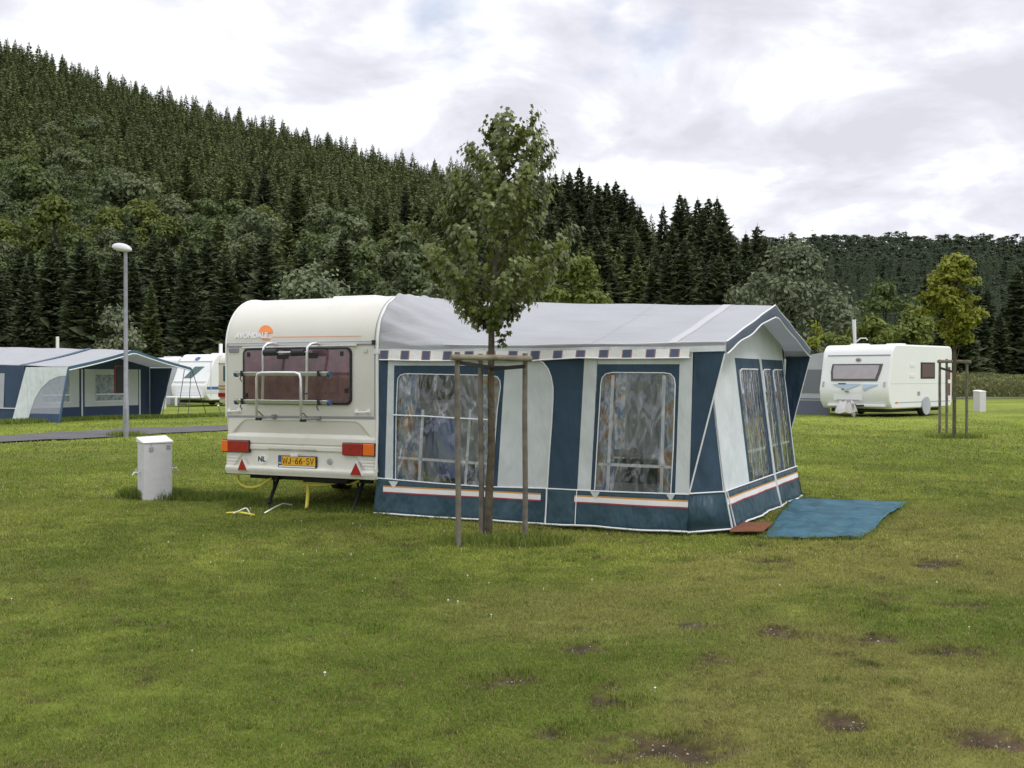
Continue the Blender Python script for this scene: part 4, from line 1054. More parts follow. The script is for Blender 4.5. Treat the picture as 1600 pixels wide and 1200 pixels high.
# ================================================================== UTILITY PILLAR
def tap(parent, base, d, s=1.0):
    d = Vector(d); base = Vector(base); q = MB()
    q.tube([base, base + d * .07 * s, base + d * .09 * s + Vector((0, 0, -.03))], .011 * s, 8); q.tube([base + d * .045 * s, base + d * .045 * s + Vector((0, 0, .035))], .008 * s, 6)
    sd = Vector((-d.y, d.x, 0)); q.tube([base + d * .045 * s + Vector((0, 0, .037)) - sd * .03, base + d * .045 * s + Vector((0, 0, .037)) + sd * .03], .007, 6)
    return q.build('tap', M['alu'], parent, smooth=True)
def pillar(x, y, rz, h, s, label, detail=True):
    e = empty('utility_pillar', (x, y, gh(x, y) - .02), rz)
    b = MB(); b.box((s / 2, s / 2, (h - .05) / 2), (s, s, h - .05)); b.build('body', M['concrete'], e, bevel=.012)
    b = MB(); k = .012
    b.add([(-k, -k, h - .05), (s + k, -k, h - .05), (s + k, s + k, h - .05), (-k, s + k, h - .05), (-k, -k, h - .035), (s + k, -k, h - .025), (s + k, s + k, h + .03), (-k, s + k, h + .015)], [(3, 2, 1, 0), (4, 5, 6, 7), (0, 1, 5, 4), (1, 2, 6, 5), (2, 3, 7, 6), (3, 0, 4, 7)])
    b.build('cap', M['wplastic'], e, bevel=.01)
    if detail:
        tap(e, (-.005, s * .55, .36), (-1, 0, 0)); tap(e, (s + .005, s * .3, .40), (1, 0, 0))
        b = MB(); b.box((.09, -.006, h - .12), (.05, .012, .05)); b.build('socket_cover', M['greytrim'], e, bevel=.003)
        b = MB(); b.box((s - .05, -.006, h - .10), (.045, .012, .05)); b.build('socket_cover', M['greytrim'], e, bevel=.003)
        b = MB(); b.box((.09, -.004, h - .07), (.014, .008, .014)); b.build('screw', M['greytrim'], e)
    return tag(e, label, 'utility pillar', 'white utility pillars on the campsite')
p = ground_at(225, 784)
pillar(p.x, p.y, R(31), .775, .345, 'white concrete utility pillar with two taps, standing in tall grass beside the cream caravan')
p = at(1531, 641, 48); pillar(p.x, p.y, R(25), .92, .36, 'small white utility pillar on the open lawn beyond the staked yellow-green tree', False)
p = at(242, 636, 52); pillar(p.x, p.y, R(12), .78, .46, 'white utility pillar between the left awning canopy and the white caravan with blue stripe', False)

# ================================================================== LAMP POST
p = ground_at(197, 683)
lm = empty('street_lamp', (p.x, p.y, gh(p.x, p.y) - .03)); tag(lm, 'tall grey street lamp with a pale oval head standing beside the asphalt road', 'street lamp')
b = MB(); b.tube([(0, 0, 0), (0, 0, 1.0), (0, 0, 1.02), (0, 0, 4.55), (0, 0, 4.72)], [.075, .07, .056, .045, .04], 14); b.build('pole', M['galv'], lm, smooth=True)
b = MB(); b.box((0, -.074, .55), (.07, .01, .35)); b.build('service_door', M['galv'], lm, bevel=.003)
def head(top):
    def fn(i, j):
        a = i * 2 * math.pi; x = -.09 + (.25 * math.cos(a)) * math.sin(j * math.pi / 2); y = .13 * math.sin(a) * math.sin(j * math.pi / 2); z = math.cos(j * math.pi / 2)
        tl = -x * .16
        return (x, y, 4.72 + tl + (.13 * z if top else -.08 * z))
    q = MB(); q.grid(fn, 28, 8); return q
hd = head(True).build('lamp_head', M['lamp'], lm, smooth=True); head(False).build('diffuser', M['lampglass'], hd, smooth=True)

# ================================================================== TREES : builders
def rvec():
    v = rng.normal(size=3); return v / np.linalg.norm(v)
def leaf_cards(P0, N0, size, aspect=.62, jit=.5):
    """quads (bent along the midrib) at P0 facing roughly N0"""
    n = len(P0)
    N0 = N0 + rng.normal(size=(n, 3)) * jit; N0 /= np.linalg.norm(N0, axis=1)[:, None] + 1e-9
    A = rng.normal(size=(n, 3)); A -= N0 * (A * N0).sum(1)[:, None]; A /= np.linalg.norm(A, axis=1)[:, None] + 1e-9
    B = np.cross(N0, A); s = (size * (.6 + .8 * rng.random(n)))[:, None]
    V = np.zeros((n, 4, 3))
    V[:, 0] = P0 - A * s * .5; V[:, 1] = P0 + B * s * aspect * .5 + N0 * s * .12; V[:, 2] = P0 + A * s * .5; V[:, 3] = P0 - B * s * aspect * .5 + N0 * s * .12
    f = np.arange(n)[:, None] * 4 + np.arange(4)
    return V.reshape(-1, 3), f
def crown_points(n, clumps, shell=.75):
    """clumps: list of (cx,cy,cz,r) ; leaves near the surface of each clump"""
    C = np.array(clumps); w = C[:, 3] ** 2; idx = rng.choice(len(C), n, p=w / w.sum())
    d = rng.normal(size=(n, 3)); d /= np.linalg.norm(d, axis=1)[:, None]
    d[:, 2] = np.where(d[:, 2] < -.3, -d[:, 2] * .6, d[:, 2])
    r = C[idx, 3] * (shell + (1.08 - shell) * rng.random(n))
    return C[idx, :3] + d * r[:, None] * np.array([1, 1, .8]), d
def broad_tree_mesh(name, h, w, nclump, nleaf, leaf, mt, seed, top=.6, low=.12, spiky=0.0, jit=.5):
    global rng
    rng = np.random.default_rng(seed); cl = []
    for k in range(nclump):
        for _ in range(20):
            t = rng.random(); z = low + (1 - low) * t
            rad = (math.sin(math.pi * min(1, (t * .86 + .14)) ** top) ** .7) * .5
            a = rng.random() * 2 * math.pi; q = rng.random() ** .45
            if rad > .05: break
        cr = w * (.11 + .10 * rng.random()) * (1 - .35 * t)
        cl.append((math.cos(a) * rad * w * q * .82, math.sin(a) * rad * w * q * .82, z * h - cr * .6, cr))
    Pn, Nn = crown_points(nleaf, cl)
    if spiky:
        Pn = Pn + Nn * (rng.random(len(Pn)) ** 5)[:, None] * spiky + np.array([0, 0, 1]) * (rng.random(len(Pn)) ** 6)[:, None] * spiky
    V, f = leaf_cards(Pn, Nn + np.array([0, 0, .35 if jit > .3 else 1.2]), leaf, .62, jit)
    return V, f, cl
def trunk_mb(h, r, cl, nl=6):
    b = MB(); b.tube([(0, 0, -.3), (0, 0, h * .25), (.02 * h, 0, h * .5), (0, .01 * h, h * .8)], [r * 1.3, r, r * .7, r * .2], 8)
    for c in cl[:nl]: b.tube([(0, 0, h * .2), (c[0] * .4, c[1] * .4, max(c[2] * .7, h * .3)), (c[0], c[1], c[2])], [r * .5, r * .35, r * .1], 5)
    return b
def mesh_from(name, V, f, mt):
    o = big_mesh(name, V, f, mt); COL.objects.unlink(o); me = o.data; bpy.data.objects.remove(o); return me
def link_mesh(name, me, loc, sc=(1, 1, 1), rz=0.0, parent=None):
    o = bpy.data.objects.new(name, me); COL.objects.link(o); o.location = loc; o.scale = sc; o.rotation_euler = (0, 0, rz)
    if parent: o.parent = parent
    return o

# ---- spruce: drooping whorls of needle sprays, height 1
def spruce(levels, per, seed, segs=3, w=.17, droop=.35, fine=True):
    g = np.random.default_rng(seed); V = []; Fq = []
    def quad(a, b_, c, d): 
        k = len(V); V.extend([a, b_, c, d]); Fq.append((k, k + 1, k + 2, k + 3))
    total = levels * per
    for q_ in range(total):
        t = ((q_ + g.random() * 3) / total) ** .92; t = min(t, .995); z = .05 + .94 * t
        rad = w * (1 - t) ** .70 + .010
        lay = .80 + .20 * math.sin(t * levels * 2 * math.pi + 1.3)     # loose whorls
        r_ = rad * lay * (.55 + .6 * g.random()); a = q_ * 2.39996 + g.normal() * .35
        c, s = math.cos(a), math.sin(a); dz = -droop * r_ * (1.25 - 1.9 * t)
        wid = min(r_ * .24 + .0035, .026)
        p0 = np.array([c * .1 * r_, s * .1 * r_, z + .010]); p1 = np.array([c * r_ * .55, s * r_ * .55, z + dz * .5 + .004]); p2 = np.array([c * r_, s * r_, z + dz * .75 + .006 * g.normal()])
        sd = np.array([-s, c, .55 * g.normal()]) * wid
        hang_ = np.array([0, 0, -r_ * .26 - .005])
        quad(p0, p1 + sd * .8 + hang_ * g.random(), p2, p1 - sd * .8 + hang_ * g.random())
        if fine:
            for m_ in range(segs):
                f_ = .25 + .7 * g.random(); base = p0 * (1 - f_) + p2 * f_; sg = 1 if m_ % 2 else -1
                tip = base + np.array([c * .5 - s * sg * .8, s * .5 + c * sg * .8, -.5 + .6 * g.random()]) * wid * 1.2
                q = np.array([c, s, -.3]) * wid * .45
                quad(base, base + q, tip, tip - q * .3)
    quad(np.array([-.004, 0, .95]), np.array([.004, 0, .95]), np.array([.001, 0, 1.02]), np.array([-.001, 0, 1.02]))
    return np.array(V), np.array(Fq)
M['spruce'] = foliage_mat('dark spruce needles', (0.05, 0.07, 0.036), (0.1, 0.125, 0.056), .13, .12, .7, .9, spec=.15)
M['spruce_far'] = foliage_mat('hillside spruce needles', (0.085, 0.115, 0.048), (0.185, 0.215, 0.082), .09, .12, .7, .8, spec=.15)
M['decid'] = foliage_mat('broadleaf green', (0.074, 0.112, 0.034), (0.148, 0.19, 0.06), .10, .25, .6, 1.2)
M['decid_grey'] = foliage_mat('grey green broadleaf', (0.088, 0.118, 0.052), (0.18, 0.212, 0.102), .12, .25, .6, 1.4)
M['decid_lime'] = foliage_mat('yellow green broadleaf', (0.1, 0.13, 0.025), (0.185, 0.215, 0.046), .12, .3, .6, 1.4)
M['willow'] = foliage_mat('silver willow leaves', (0.115, 0.15, 0.08), (0.27, 0.31, 0.18), .5, .25, .55, 2.5)
M['willow_dark'] = foliage_mat('green willow leaves', (0.09, 0.12, 0.062), (0.22, 0.25, 0.145), .4, .25, .55, 2.5)
M['olive'] = foliage_mat('olive bush leaves', (0.11, 0.145, 0.03), (0.225, 0.265, 0.06), .35, .3, .6, 2.0)
M['larch'] = foliage_mat('fresh green conifer', (0.06, 0.085, 0.026), (0.12, 0.145, 0.05), .3, .2, .6, 1.5)
M['maple'] = foliage_mat('young maple leaves', (0.066, 0.094, 0.013), (0.195, 0.225, 0.04), 2.2, .30, .38, 9, spec=.6)
M['limetree'] = foliage_mat('bright young leaves', (0.15, 0.18, 0.018), (0.33, 0.35, 0.045), 1.5, .4, .5, 5)
M['farwood'] = foliage_mat('far wood', (0.072, 0.096, 0.06), (0.104, 0.13, 0.08), .06, .45, .9, .3, spec=.05)  # slightly bluish, low-contrast greens carry the distance haze in the colour

# ---- hillside forest
px_of = lambda X, Y: 800 + F * X / Y
def hill_points(spacing, y0, y1):
    pts = []
    y = y0; k = 0
    while y < y1:
        xw = .72 * y
        x = -xw + (k % 2) * spacing * .5
        while x < xw * .62:
            X = x + rng.normal() * spacing * .28; Y = y + rng.normal() * spacing * .28
            pts.append((X, Y)); x += spacing
        y += spacing * (.85 + .35 * (y - y0) / 300); k += 1
    return np.array(pts)
HP = hill_points(4.2, 140, 440)
pxs = px_of(HP[:, 0], HP[:, 1])
dfoot = np.interp(pxs, [-400, 500, 900, 1260], [148, 148, 160, 172]); dcr = np.interp(pxs, *zip(*CREST))
keep = (HP[:, 1] > dfoot) & (HP[:, 1] < dcr + 14) & (pxs > -160) & (pxs < 1030)
HP = HP[keep]; pxs = pxs[keep]; HZ = height(HP[:, 0], HP[:, 1]); HR = ((HP[:, 1] - dfoot[keep]) / (dcr[keep] - dfoot[keep]))
band = (HR > .085 + .05 * np.clip((pxs - 500) / 400, -1, 1)) & (HR < .36 - .00028 * np.clip(pxs, 0, 900) + .10 * (vnoise(HP[:, 0] * .05, HP[:, 1] * .05, 3) - .5)) & (pxs < 830)
band |= (HR > .03) & (HR < .5) & (vnoise(HP[:, 0] * .03, HP[:, 1] * .03, 13) > .76)
spP = HP[~band]; spZ = HZ[~band]; deP = HP[band]; deZ = HZ[band]
SP = [spruce(24, 32, 100 + k, 3, .185 + .02 * k) for k in range(5)]
SPM = [mesh_from('spruce_tree', V, f, M['spruce']) for V, f in SP]
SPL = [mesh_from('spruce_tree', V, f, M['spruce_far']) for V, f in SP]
SPF = [spruce(15, 17, 200 + k, 1, .23 + .02 * k) for k in range(5)]
SPFM = M['spruce_far']
order = np.argsort(spP[:, 1]); n_ind = 230
for q in order[:n_ind]:
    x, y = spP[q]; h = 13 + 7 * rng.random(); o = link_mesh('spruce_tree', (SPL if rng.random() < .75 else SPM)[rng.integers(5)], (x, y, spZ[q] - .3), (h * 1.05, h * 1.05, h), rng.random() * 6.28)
    tag(o, 'dark spruce in the front rows of the hillside forest behind the caravans', 'tree', 'spruces at the foot of the left hillside')
def merge(protos, pts, zs, hf, mt, name, wf=1.0):
    Vs = []; Fs = []; nb_ = 0
    for q in range(len(pts)):
        V, f = protos[rng.integers(len(protos))]; h = hf(); a = rng.random() * 6.28; c, s = math.cos(a), math.sin(a)
        lx, ly = rng.normal() * .02, rng.normal() * .02
        X = (V[:, 0] * c - V[:, 1] * s + lx * V[:, 2]) * h * wf; Y = (V[:, 0] * s + V[:, 1] * c + ly * V[:, 2]) * h * wf
        Vs.append(np.stack([X + pts[q][0], Y + pts[q][1], V[:, 2] * h + zs[q] - .3], 1)); Fs.append(f + nb_); nb_ += len(V)
    return big_mesh(name, np.concatenate(Vs), np.concatenate(Fs), mt)
rest = order[n_ind:]
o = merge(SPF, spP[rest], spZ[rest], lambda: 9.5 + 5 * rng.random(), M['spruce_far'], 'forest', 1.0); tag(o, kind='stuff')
# hillside broadleaf trees
DV = []
for k, (mt_k) in enumerate(('decid', 'decid', 'decid_grey', 'decid_lime', 'decid')):
    V, f, cl = broad_tree_mesh('t', 1.0, .82, 26, 2600, .036, M[mt_k], 300 + k)
    DV.append(mesh_from('broadleaf_tree', V, f, M[mt_k]))
od = np.argsort(deP[:, 1])
stp = []
for n_, q in enumerate(od):
    x, y = deP[q]
    if n_ % 2 and n_ > 20: continue
    k = [0, 1, 4, 2, 2, 0, 1, 3][rng.integers(8)]
    h = 11 + 5 * rng.random(); o = link_mesh('broadleaf_tree', DV[k], (x, y, deZ[q] - .5), (h * 1.1, h * 1.1, h), rng.random() * 6.28)
    stp.append(o)
for o in stp[:290]: tag(o, 'round-crowned broadleaf tree among the spruces on the left hillside', 'tree', 'broadleaf trees on the left hillside')
for o in stp[290:]: bpy.data.objects.remove(o)

# ---- far hill on the right
rng = np.random.default_rng(77)
FPX = []
y = 335.0
while y < 665:
    x = -40.0
    while x < y * .56:
        FPX.append((x + rng.normal() * 2.2, y + rng.normal() * 2.2)); x += 5.6
    y += 6.5 + (y - 335) * .012
FP = np.array(FPX); FZ = height(FP[:, 0], FP[:, 1])
ff = (px_of(FP[:, 0], FP[:, 1]) > 960) & (FP[:, 0] > -15)
FP = FP[ff]; FZ = FZ[ff]
isp = (vnoise(FP[:, 0] * .012, FP[:, 1] * .02, 5) + .25 * (FP[:, 1] < 470)) > .55
o = merge([spruce(12, 9, 400 + k, 0, .20, fine=False) for k in range(4)], FP[isp], FZ[isp], lambda: 13 + 5 * rng.random(), M['farwood'], 'far_wood', 1.0); tag(o, kind='stuff')
LB = []
for k in range(4):
    V, f, cl = broad_tree_mesh('t', 1.0, .9, 16, 230, .125, None, 500 + k, jit=.3); LB.append((V, f))
rng = np.random.default_rng(78)
o = merge(LB, FP[~isp], FZ[~isp], lambda: 10.5 + 2.5 * rng.random(), M['farwood'], 'far_wood', 1.05); tag(o, kind='stuff')

# ---- spruce stands at the end of the left hill and on the right
rng = np.random.default_rng(79)
def place_spruce(px, top, Y, wfac, label, group, k=None):
    p = at(px, 586, Y); zb = gh(p.x, p.y); zt = at(px, top, Y).z; h = zt - zb
    o = link_mesh('spruce_tree', SPM[rng.integers(5) if k is None else k], (p.x, p.y, zb - .3), (h * wfac, h * wfac, h), rng.random() * 6.28)
    return tag(o, label, 'tree', group)
for px, top, Y in [(868, 268, 215), (890, 266, 230), (905, 258, 210), (921, 272, 240), (934, 285, 205), (948, 282, 215), (962, 280, 225), (975, 292, 210), (988, 306, 205), (1000, 320, 200), (1008, 338, 198), (880, 300, 195), (920, 320, 190), (960, 330, 186), (985, 350, 180), (900, 350, 175), (940, 372, 170), (1000, 372, 172), (860, 330, 190)]:
    place_spruce(px, top, Y, 1.15, 'tall spruce in the dark stand right of the staked maple crown', 'spruces right of the maple')
for px, top, Y in [(1036, 318, 205), (1062, 300, 200), (1070, 306, 210), (1090, 308, 205), (1098, 322, 195), (1107, 306, 205), (1120, 306, 200), (1128, 322, 190), (1050, 345, 190), (1080, 350, 185), (1112, 345, 185), (1137, 350, 185), (1024, 372, 180), (1148, 372, 190), (1165, 362, 230), (1183, 350, 240), (1196, 368, 230)]:
    place_spruce(px, top, Y, 1.1 if px > 1040 else .75, 'tall ragged spruce in the group at the end of the left hill', 'spruces at the hill end')
for k in range(34):
    px = 1010 + k * 5.2 + rng.normal() * 4; place_spruce(px, 395 + rng.normal() * 16 + max(0, px - 1120) * .25, 150 + rng.random() * 22, 1.0, 'dark spruce in the low row behind the big silver willow', 'low spruces behind the silver willow')
for k in range(30):
    px = 1415 + k * 8.5 + rng.normal() * 5; place_spruce(px, 455 + rng.normal() * 22 - max(0, px - 1500) * .15, 112 + rng.random() * 20, 1.15, 'dark spruce in the row behind the tall grass at the right edge', 'spruces behind the tall grass')

# ---- individual near trees and bushes
def solo(name, px, top, base_y, wpx, Y, mt, nleaf, leaf, label, seed, spiky=0.0, ncl=30, low=.1, topf=.6, group=None):
    p = at(px, 586, Y); zb = gh(p.x, p.y); h = at(px, top, Y).z - zb; w = wpx / F * Y * 1.18
    V, f, cl = broad_tree_mesh(name, h, w, ncl, nleaf, leaf, M[mt], seed, top=topf, low=low, spiky=spiky)
    e = empty(name, (p.x, p.y, zb)); big_mesh('crown', V, f, M[mt], parent=e)
    trunk_mb(h * .8, max(.05, h * .018), cl, 7).build('trunk', M['barkdark'], e, smooth=True)
    return tag(e, label, 'tree' if 'tree' in name or 'willow' in name else 'bush', group)
solo('willow', 485, 418, 0, 165, 64, 'willow', 9000, .30, 'silvery willow rising directly behind the cream caravan roof', 601, .8, 34)
solo('broadleaf_tree', 640, 362, 0, 120, 100, 'decid_grey', 6000, .50, 'grey-green tree left of the staked maple, behind the awning', 602, .5, 26)
solo('willow', 682, 432, 0, 90, 62, 'willow', 4500, .26, 'pale willow peeping over the awning roof left of the maple trunk', 603, .6, 22)
solo('broadleaf_tree', 900, 398, 0, 150, 95, 'olive', 8000, .42, 'olive-green rounded tree behind the awning right of the maple', 604, .4, 30)
solo('broadleaf_tree', 840, 420, 0, 110, 98, 'olive', 5000, .42, 'small olive tree partly hidden by the maple crown', 605, .4, 24)
solo('willow', 1238, 384, 0, 190, 84, 'willow_dark', 13000, .36, 'big grey-green willow above the awning gable and right caravan', 606, .9, 44)
solo('willow', 1160, 445, 0, 110, 80, 'willow_dark', 5000, .34, 'low grey-green willow left of the big willow above the awning roof', 607, .7, 24)
solo('broadleaf_tree', 1385, 440, 0, 150, 112, 'decid', 6000, .5, 'dark rounded tree behind the right caravan, right of the big willow', 608, .5, 28)
solo('bush', 1360, 490, 0, 95, 76, 'olive', 5000, .30, 'olive bush just behind the roof mast of the right caravan', 609, .3, 22)
solo('bush', 1425, 480, 0, 110, 78, 'olive', 6000, .30, 'wide olive bush behind the rear end of the right caravan', 610, .3, 24)
solo('bush', 1300, 505, 0, 90, 74, 'olive', 3500, .30, 'olive bush behind the front end of the right caravan', 611, .3, 20)
solo('young_tree', 1276, 488, 0, 40, 50, 'limetree', 1300, .16, 'small bright yellow-green tree peeping out beside the awning gable', 612, .25, 14, .3)
solo('willow', 178, 486, 0, 80, 62, 'willow_dark', 4000, .28, 'grey-green willow behind the left awning canopy and street lamp pole', 613, .6, 22)
solo('broadleaf_tree', 88, 300, 0, 130, 172, 'decid_lime', 5000, .75, 'yellow-green rounded tree above the spruces on the left hillside', 614, .5, 24, .15)
solo('broadleaf_tree', 40, 258, 0, 170, 200, 'decid', 6000, .85, 'broad dark green tree at the left edge of the hillside', 615, .5, 26, .15)
solo('broadleaf_tree', 205, 268, 0, 170, 200, 'decid_grey', 7000, .8, 'wide grey-green tree on the hillside above the street lamp', 616, .8, 28, .15)
solo('broadleaf_tree', 545, 332, 0, 110, 165, 'decid_grey', 5000, .7, 'tall grey-green tree on the hillside left of the maple', 617, .8, 24, .15)
solo('broadleaf_tree', 570, 380, 0, 90, 128, 'decid', 4000, .55, 'slim mid-green tree at the hill foot above the caravan roof', 618, .5, 20)
solo('broadleaf_tree', 400, 320, 0, 130, 178, 'decid_grey', 5000, .75, 'grey-green tree with silvery tips among the spruces above the caravan', 619, .9, 24, .15)
# fresh green conifer behind the lamp
Vl, fl = spruce(28, 26, 777, 4, .20, .25)
p = at(236, 586, 70); hL = at(236, 440, 70).z
e = empty('conifer', (p.x, p.y, 0)); big_mesh('crown', Vl * np.array([hL, hL, hL]), fl, M['larch'], parent=e)
b = MB(); b.tube([(0, 0, -.2), (0, 0, hL * .9)], [.16, .02], 8); b.build('trunk', M['barkdark'], e, smooth=True)
tag(e, 'mid-green conifer standing right of the street lamp behind the left caravans', 'tree')
# front row of big spruces along the foot of the hill
rng = np.random.default_rng(80)
for k in range(46):
    px = -60 + k * 14.2 + rng.normal() * 6
    if 425 < px < 540 and k % 2: pass
    place_spruce(px, 392 + rng.normal() * 22 + (30 if px > 480 else 0), 104 + rng.random() * 26, 1.1, 'dark spruce in the front row behind the left awning and caravans', 'front row of dark spruces')
# tall grass and weeds at the right
rng = np.random.default_rng(81)
n = 26000; Xg = np.zeros(n); Yg = 80 + 24 * rng.random(n); pxg = 1440 + 230 * rng.random(n); Xg = (pxg - 800) / F * Yg
V, f = leaf_cards(np.stack([Xg, Yg, height(Xg, Yg) + rng.random(n) * (1.0 + .9 * vnoise(Xg * .3, Yg * .3, 3))], 1), np.tile([0, -1, .3], (n, 1)), .30, .35, .9)
o = big_mesh('tall_grass', V, f, foliage_mat('rank grass', (.11, .14, .045), (.26, .26, .11), .25, .3, .7, 1.2)); tag(o, kind='stuff')

# ---- the staked maple
rng = np.random.default_rng(91); random.seed(91)
base = ground_at(762, 838); bz = gh(base.x, base.y)
mp = empty('maple_tree', (base.x, base.y, bz - .02)); tag(mp, 'slender young maple with a green crown, tied to three stakes before the awning', 'tree')
ENV = [(165, 797, 806), (175, 790, 818), (185, 766, 832), (205, 748, 842), (230, 726, 850), (260, 722, 848), (300, 706, 846), (330, 696, 848), (365, 672, 868), (400, 664, 872), (430, 684, 850), (455, 708, 832), (475, 728, 806), (492, 748, 798), (503, 760, 790)]
def env(py): 
    return np.interp(py, [e[0] for e in ENV], [e[1] for e in ENV]), np.interp(py, [e[0] for e in ENV], [e[2] for e in ENV])
Yb = base.y
trunk_px = [(762, 838), (764, 780), (768, 700), (767, 600), (768, 520), (771, 450), (776, 370), (785, 290), (793, 220), (800, 172)]
tpts = [at(x, y, Yb) - Vector((base.x, base.y, bz - .02)) for x, y in trunk_px]
tpts[0] = Vector((0, 0, -.05))
b = MB(); b.tube(tpts, [.047, .041, .037, .034, .031, .027, .022, .015, .009, .003], 10)
leafP = []; leafN = []
def trunk_at(z):
    for i in range(len(tpts) - 1):
        if tpts[i].z <= z <= tpts[i + 1].z:
            t = (z - tpts[i].z) / (tpts[i + 1].z - tpts[i].z); return tpts[i].lerp(tpts[i + 1], t)
    return tpts[-1]
nb_ = 60
for k in range(nb_):
    py = 176 + (k + .5) / nb_ * 322
    zt = at(780, py, Yb).z - bz
    xl, xr = env(py); ang = k * 2.399 + rng.normal() * .3
    ctr = trunk_at(zt); half_r = max((xr - 770 - (503 - py) * .05) / F * Yb, .02); half_l = max(((770 + (503 - py) * .05) - xl) / F * Yb, .02)
    reach = (half_r if math.cos(ang) > 0 else half_l)
    reach = reach * abs(math.cos(ang)) + .5 * (half_l + half_r) * abs(math.sin(ang)) * .95
    reach *= .66 + .44 * rng.random()
    rise = .25 + .35 * reach
    st = trunk_at(max(zt - rise, tpts[4].z + .05)); tip = Vector((ctr.x + math.cos(ang) * reach, ctr.y + math.sin(ang) * reach, zt))
    mid = st.lerp(tip, .5) + Vector((math.cos(ang), math.sin(ang), 0)) * reach * .10 + Vector((0, 0, -.02))
    b.tube([st, mid, tip], [.010, .006, .002], 5)
    nl = int(60 + 185 * reach)
    for q in range(nl):
        t = .25 + .80 * rng.random() ** .6
        pt = (st.lerp(mid, t * 2) if t < .5 else mid.lerp(tip, min((t - .5) * 2, 1.05)))
        r_ = .02 + .10 * rng.random() ** 1.3
        o_ = Vector(rvec()) * r_
        leafP.append(pt + o_); leafN.append(Vector((math.cos(ang), math.sin(ang), .45)) + Vector(rvec()) * .6 + o_ * 4)
for q in range(110):
    pt = tpts[-1].lerp(tpts[-3], rng.random() ** .8) + Vector(rvec()) * .10 * rng.random() ** .5; leafP.append(pt); leafN.append(Vector(rvec()) + Vector((0, -.3, .5)))
# small shoots on the trunk near y=525
for px, py in ((785, 526), (792, 518), (779, 534), (787, 533), (780, 522)):
    pt = at(px, py, Yb - .03) - Vector((base.x, base.y, bz)); 
    for q in range(5): leafP.append(pt + Vector(rvec()) * .03); leafN.append(Vector(rvec()) + Vector((0, -.6, .3)))
b.tube([trunk_at(1.88), at(786, 527, Yb - .02) - Vector((base.x, base.y, bz))], .004, 5)
b.build('trunk', M['bark'], mp, smooth=True)
# five-lobed leaf outline
LO = [(0, 0), (.18, -.10), (.50, .05), (.33, .22), (.56, .52), (.24, .52), (.0, 1.0), (-.24, .52), (-.56, .52), (-.33, .22), (-.50, .05), (-.18, -.10)]
lv = []; lf = []
for pt, nn in zip(leafP, leafN):
    nn = nn.normalized(); down = Vector((rng.normal() * .5, rng.normal() * .5, -.8)) ; ax = (down - nn * down.dot(nn)).normalized(); sx = nn.cross(ax); s = .034 + .026 * rng.random()
    k = len(lv)
    for a_, c_ in LO: lv.append(pt + sx * a_ * s + ax * (c_ - .3) * s + nn * (abs(a_) * -.25 + (c_ - .4) ** 2 * -.15) * s)
    lf += [(k, k + 1, k + 2, k + 3), (k, k + 3, k + 4, k + 5), (k, k + 5, k + 6, k + 6 + 1), (k, k + 7, k + 8, k + 9), (k, k + 9, k + 10, k + 11)]
big_mesh('crown', np.array([tuple(v) for v in lv]), np.array(lf), M['maple'], parent=mp)

def stake_frame(px_stakes, topy, bar, label, Yoff=0, r=.027):
    pts = [ground_at(*p) for p in px_stakes]
    c = sum(pts, Vector()) / 3
    e = empty('tree_support', (c.x, c.y, gh(c.x, c.y) - .03)); tag(e, label, 'tree support'); tops = []
    for p, ty in zip(pts, topy):
        t = at(p.x / p.y * F + 800, ty, p.y); l0 = Vector((p.x - c.x, p.y - c.y, -.1)); l1 = Vector((t.x - c.x + random.uniform(-.01, .01), t.y - c.y, t.z - gh(c.x, c.y)))
        q = MB(); q.tube([l0, l0.lerp(l1, .3) + Vector((.004, 0, 0)), l0.lerp(l1, .7) - Vector((.003, 0, 0)), l1], [r, r * .98, r * .95, r * .9], 10); q.build('post', M['stake'], e, smooth=True); tops.append(l1)
    return e, tops, c
e, tops, c = stake_frame([(716, 853), (752, 838), (820, 844)], (545, 548, 547), None, 'three weathered grey stakes with a log crossbar around the maple')
def bar(e, a, b_, r, mt, ext=.06, dz=-.05, n=10, name='crossbar'):
    d = (b_ - a).normalized(); q = MB(); q.tube([a - d * ext + Vector((0, 0, dz)), a.lerp(b_, .5) + Vector((0, 0, dz + .003)), b_ + d * ext + Vector((0, 0, dz))], r, n); return q.build(name, M[mt], e, smooth=True)
off = Vector((0, -.045, 0))
bar(e, tops[0] + off, tops[2] + off, .029, 'log')
bar(e, tops[0] + Vector((0, .03, .0)), tops[1] + Vector((0, .03, .0)), .024, 'log', .05, -.04)
bar(e, tops[1] + Vector((0, .05, 0)), tops[2] + Vector((0, .05, 0)), .022, 'log', .05, -.045)
tr = Vector((at(767, 570, Yb).x - c.x, Yb - c.y, 0))
for a, za, zb in ((tops[0], 1.70, 1.655), (tops[2], 1.665, 1.64)):
    q = MB(); A = Vector((a.x, a.y - .03, za)); B = Vector((tr.x, tr.y - .05, zb)); A2 = Vector((a.x, a.y + .03, za)); B2 = Vector((tr.x, tr.y + .05, zb))
    for s_, t_ in ((A, B), (A2, B2)): q.add([s_ + Vector((0, 0, .018)), t_ + Vector((0, 0, .018)), t_ - Vector((0, 0, .018)), s_ - Vector((0, 0, .018))], [(0, 1, 2, 3)])
    q.build('tie_strap', M['strap'], e, solid=.005)
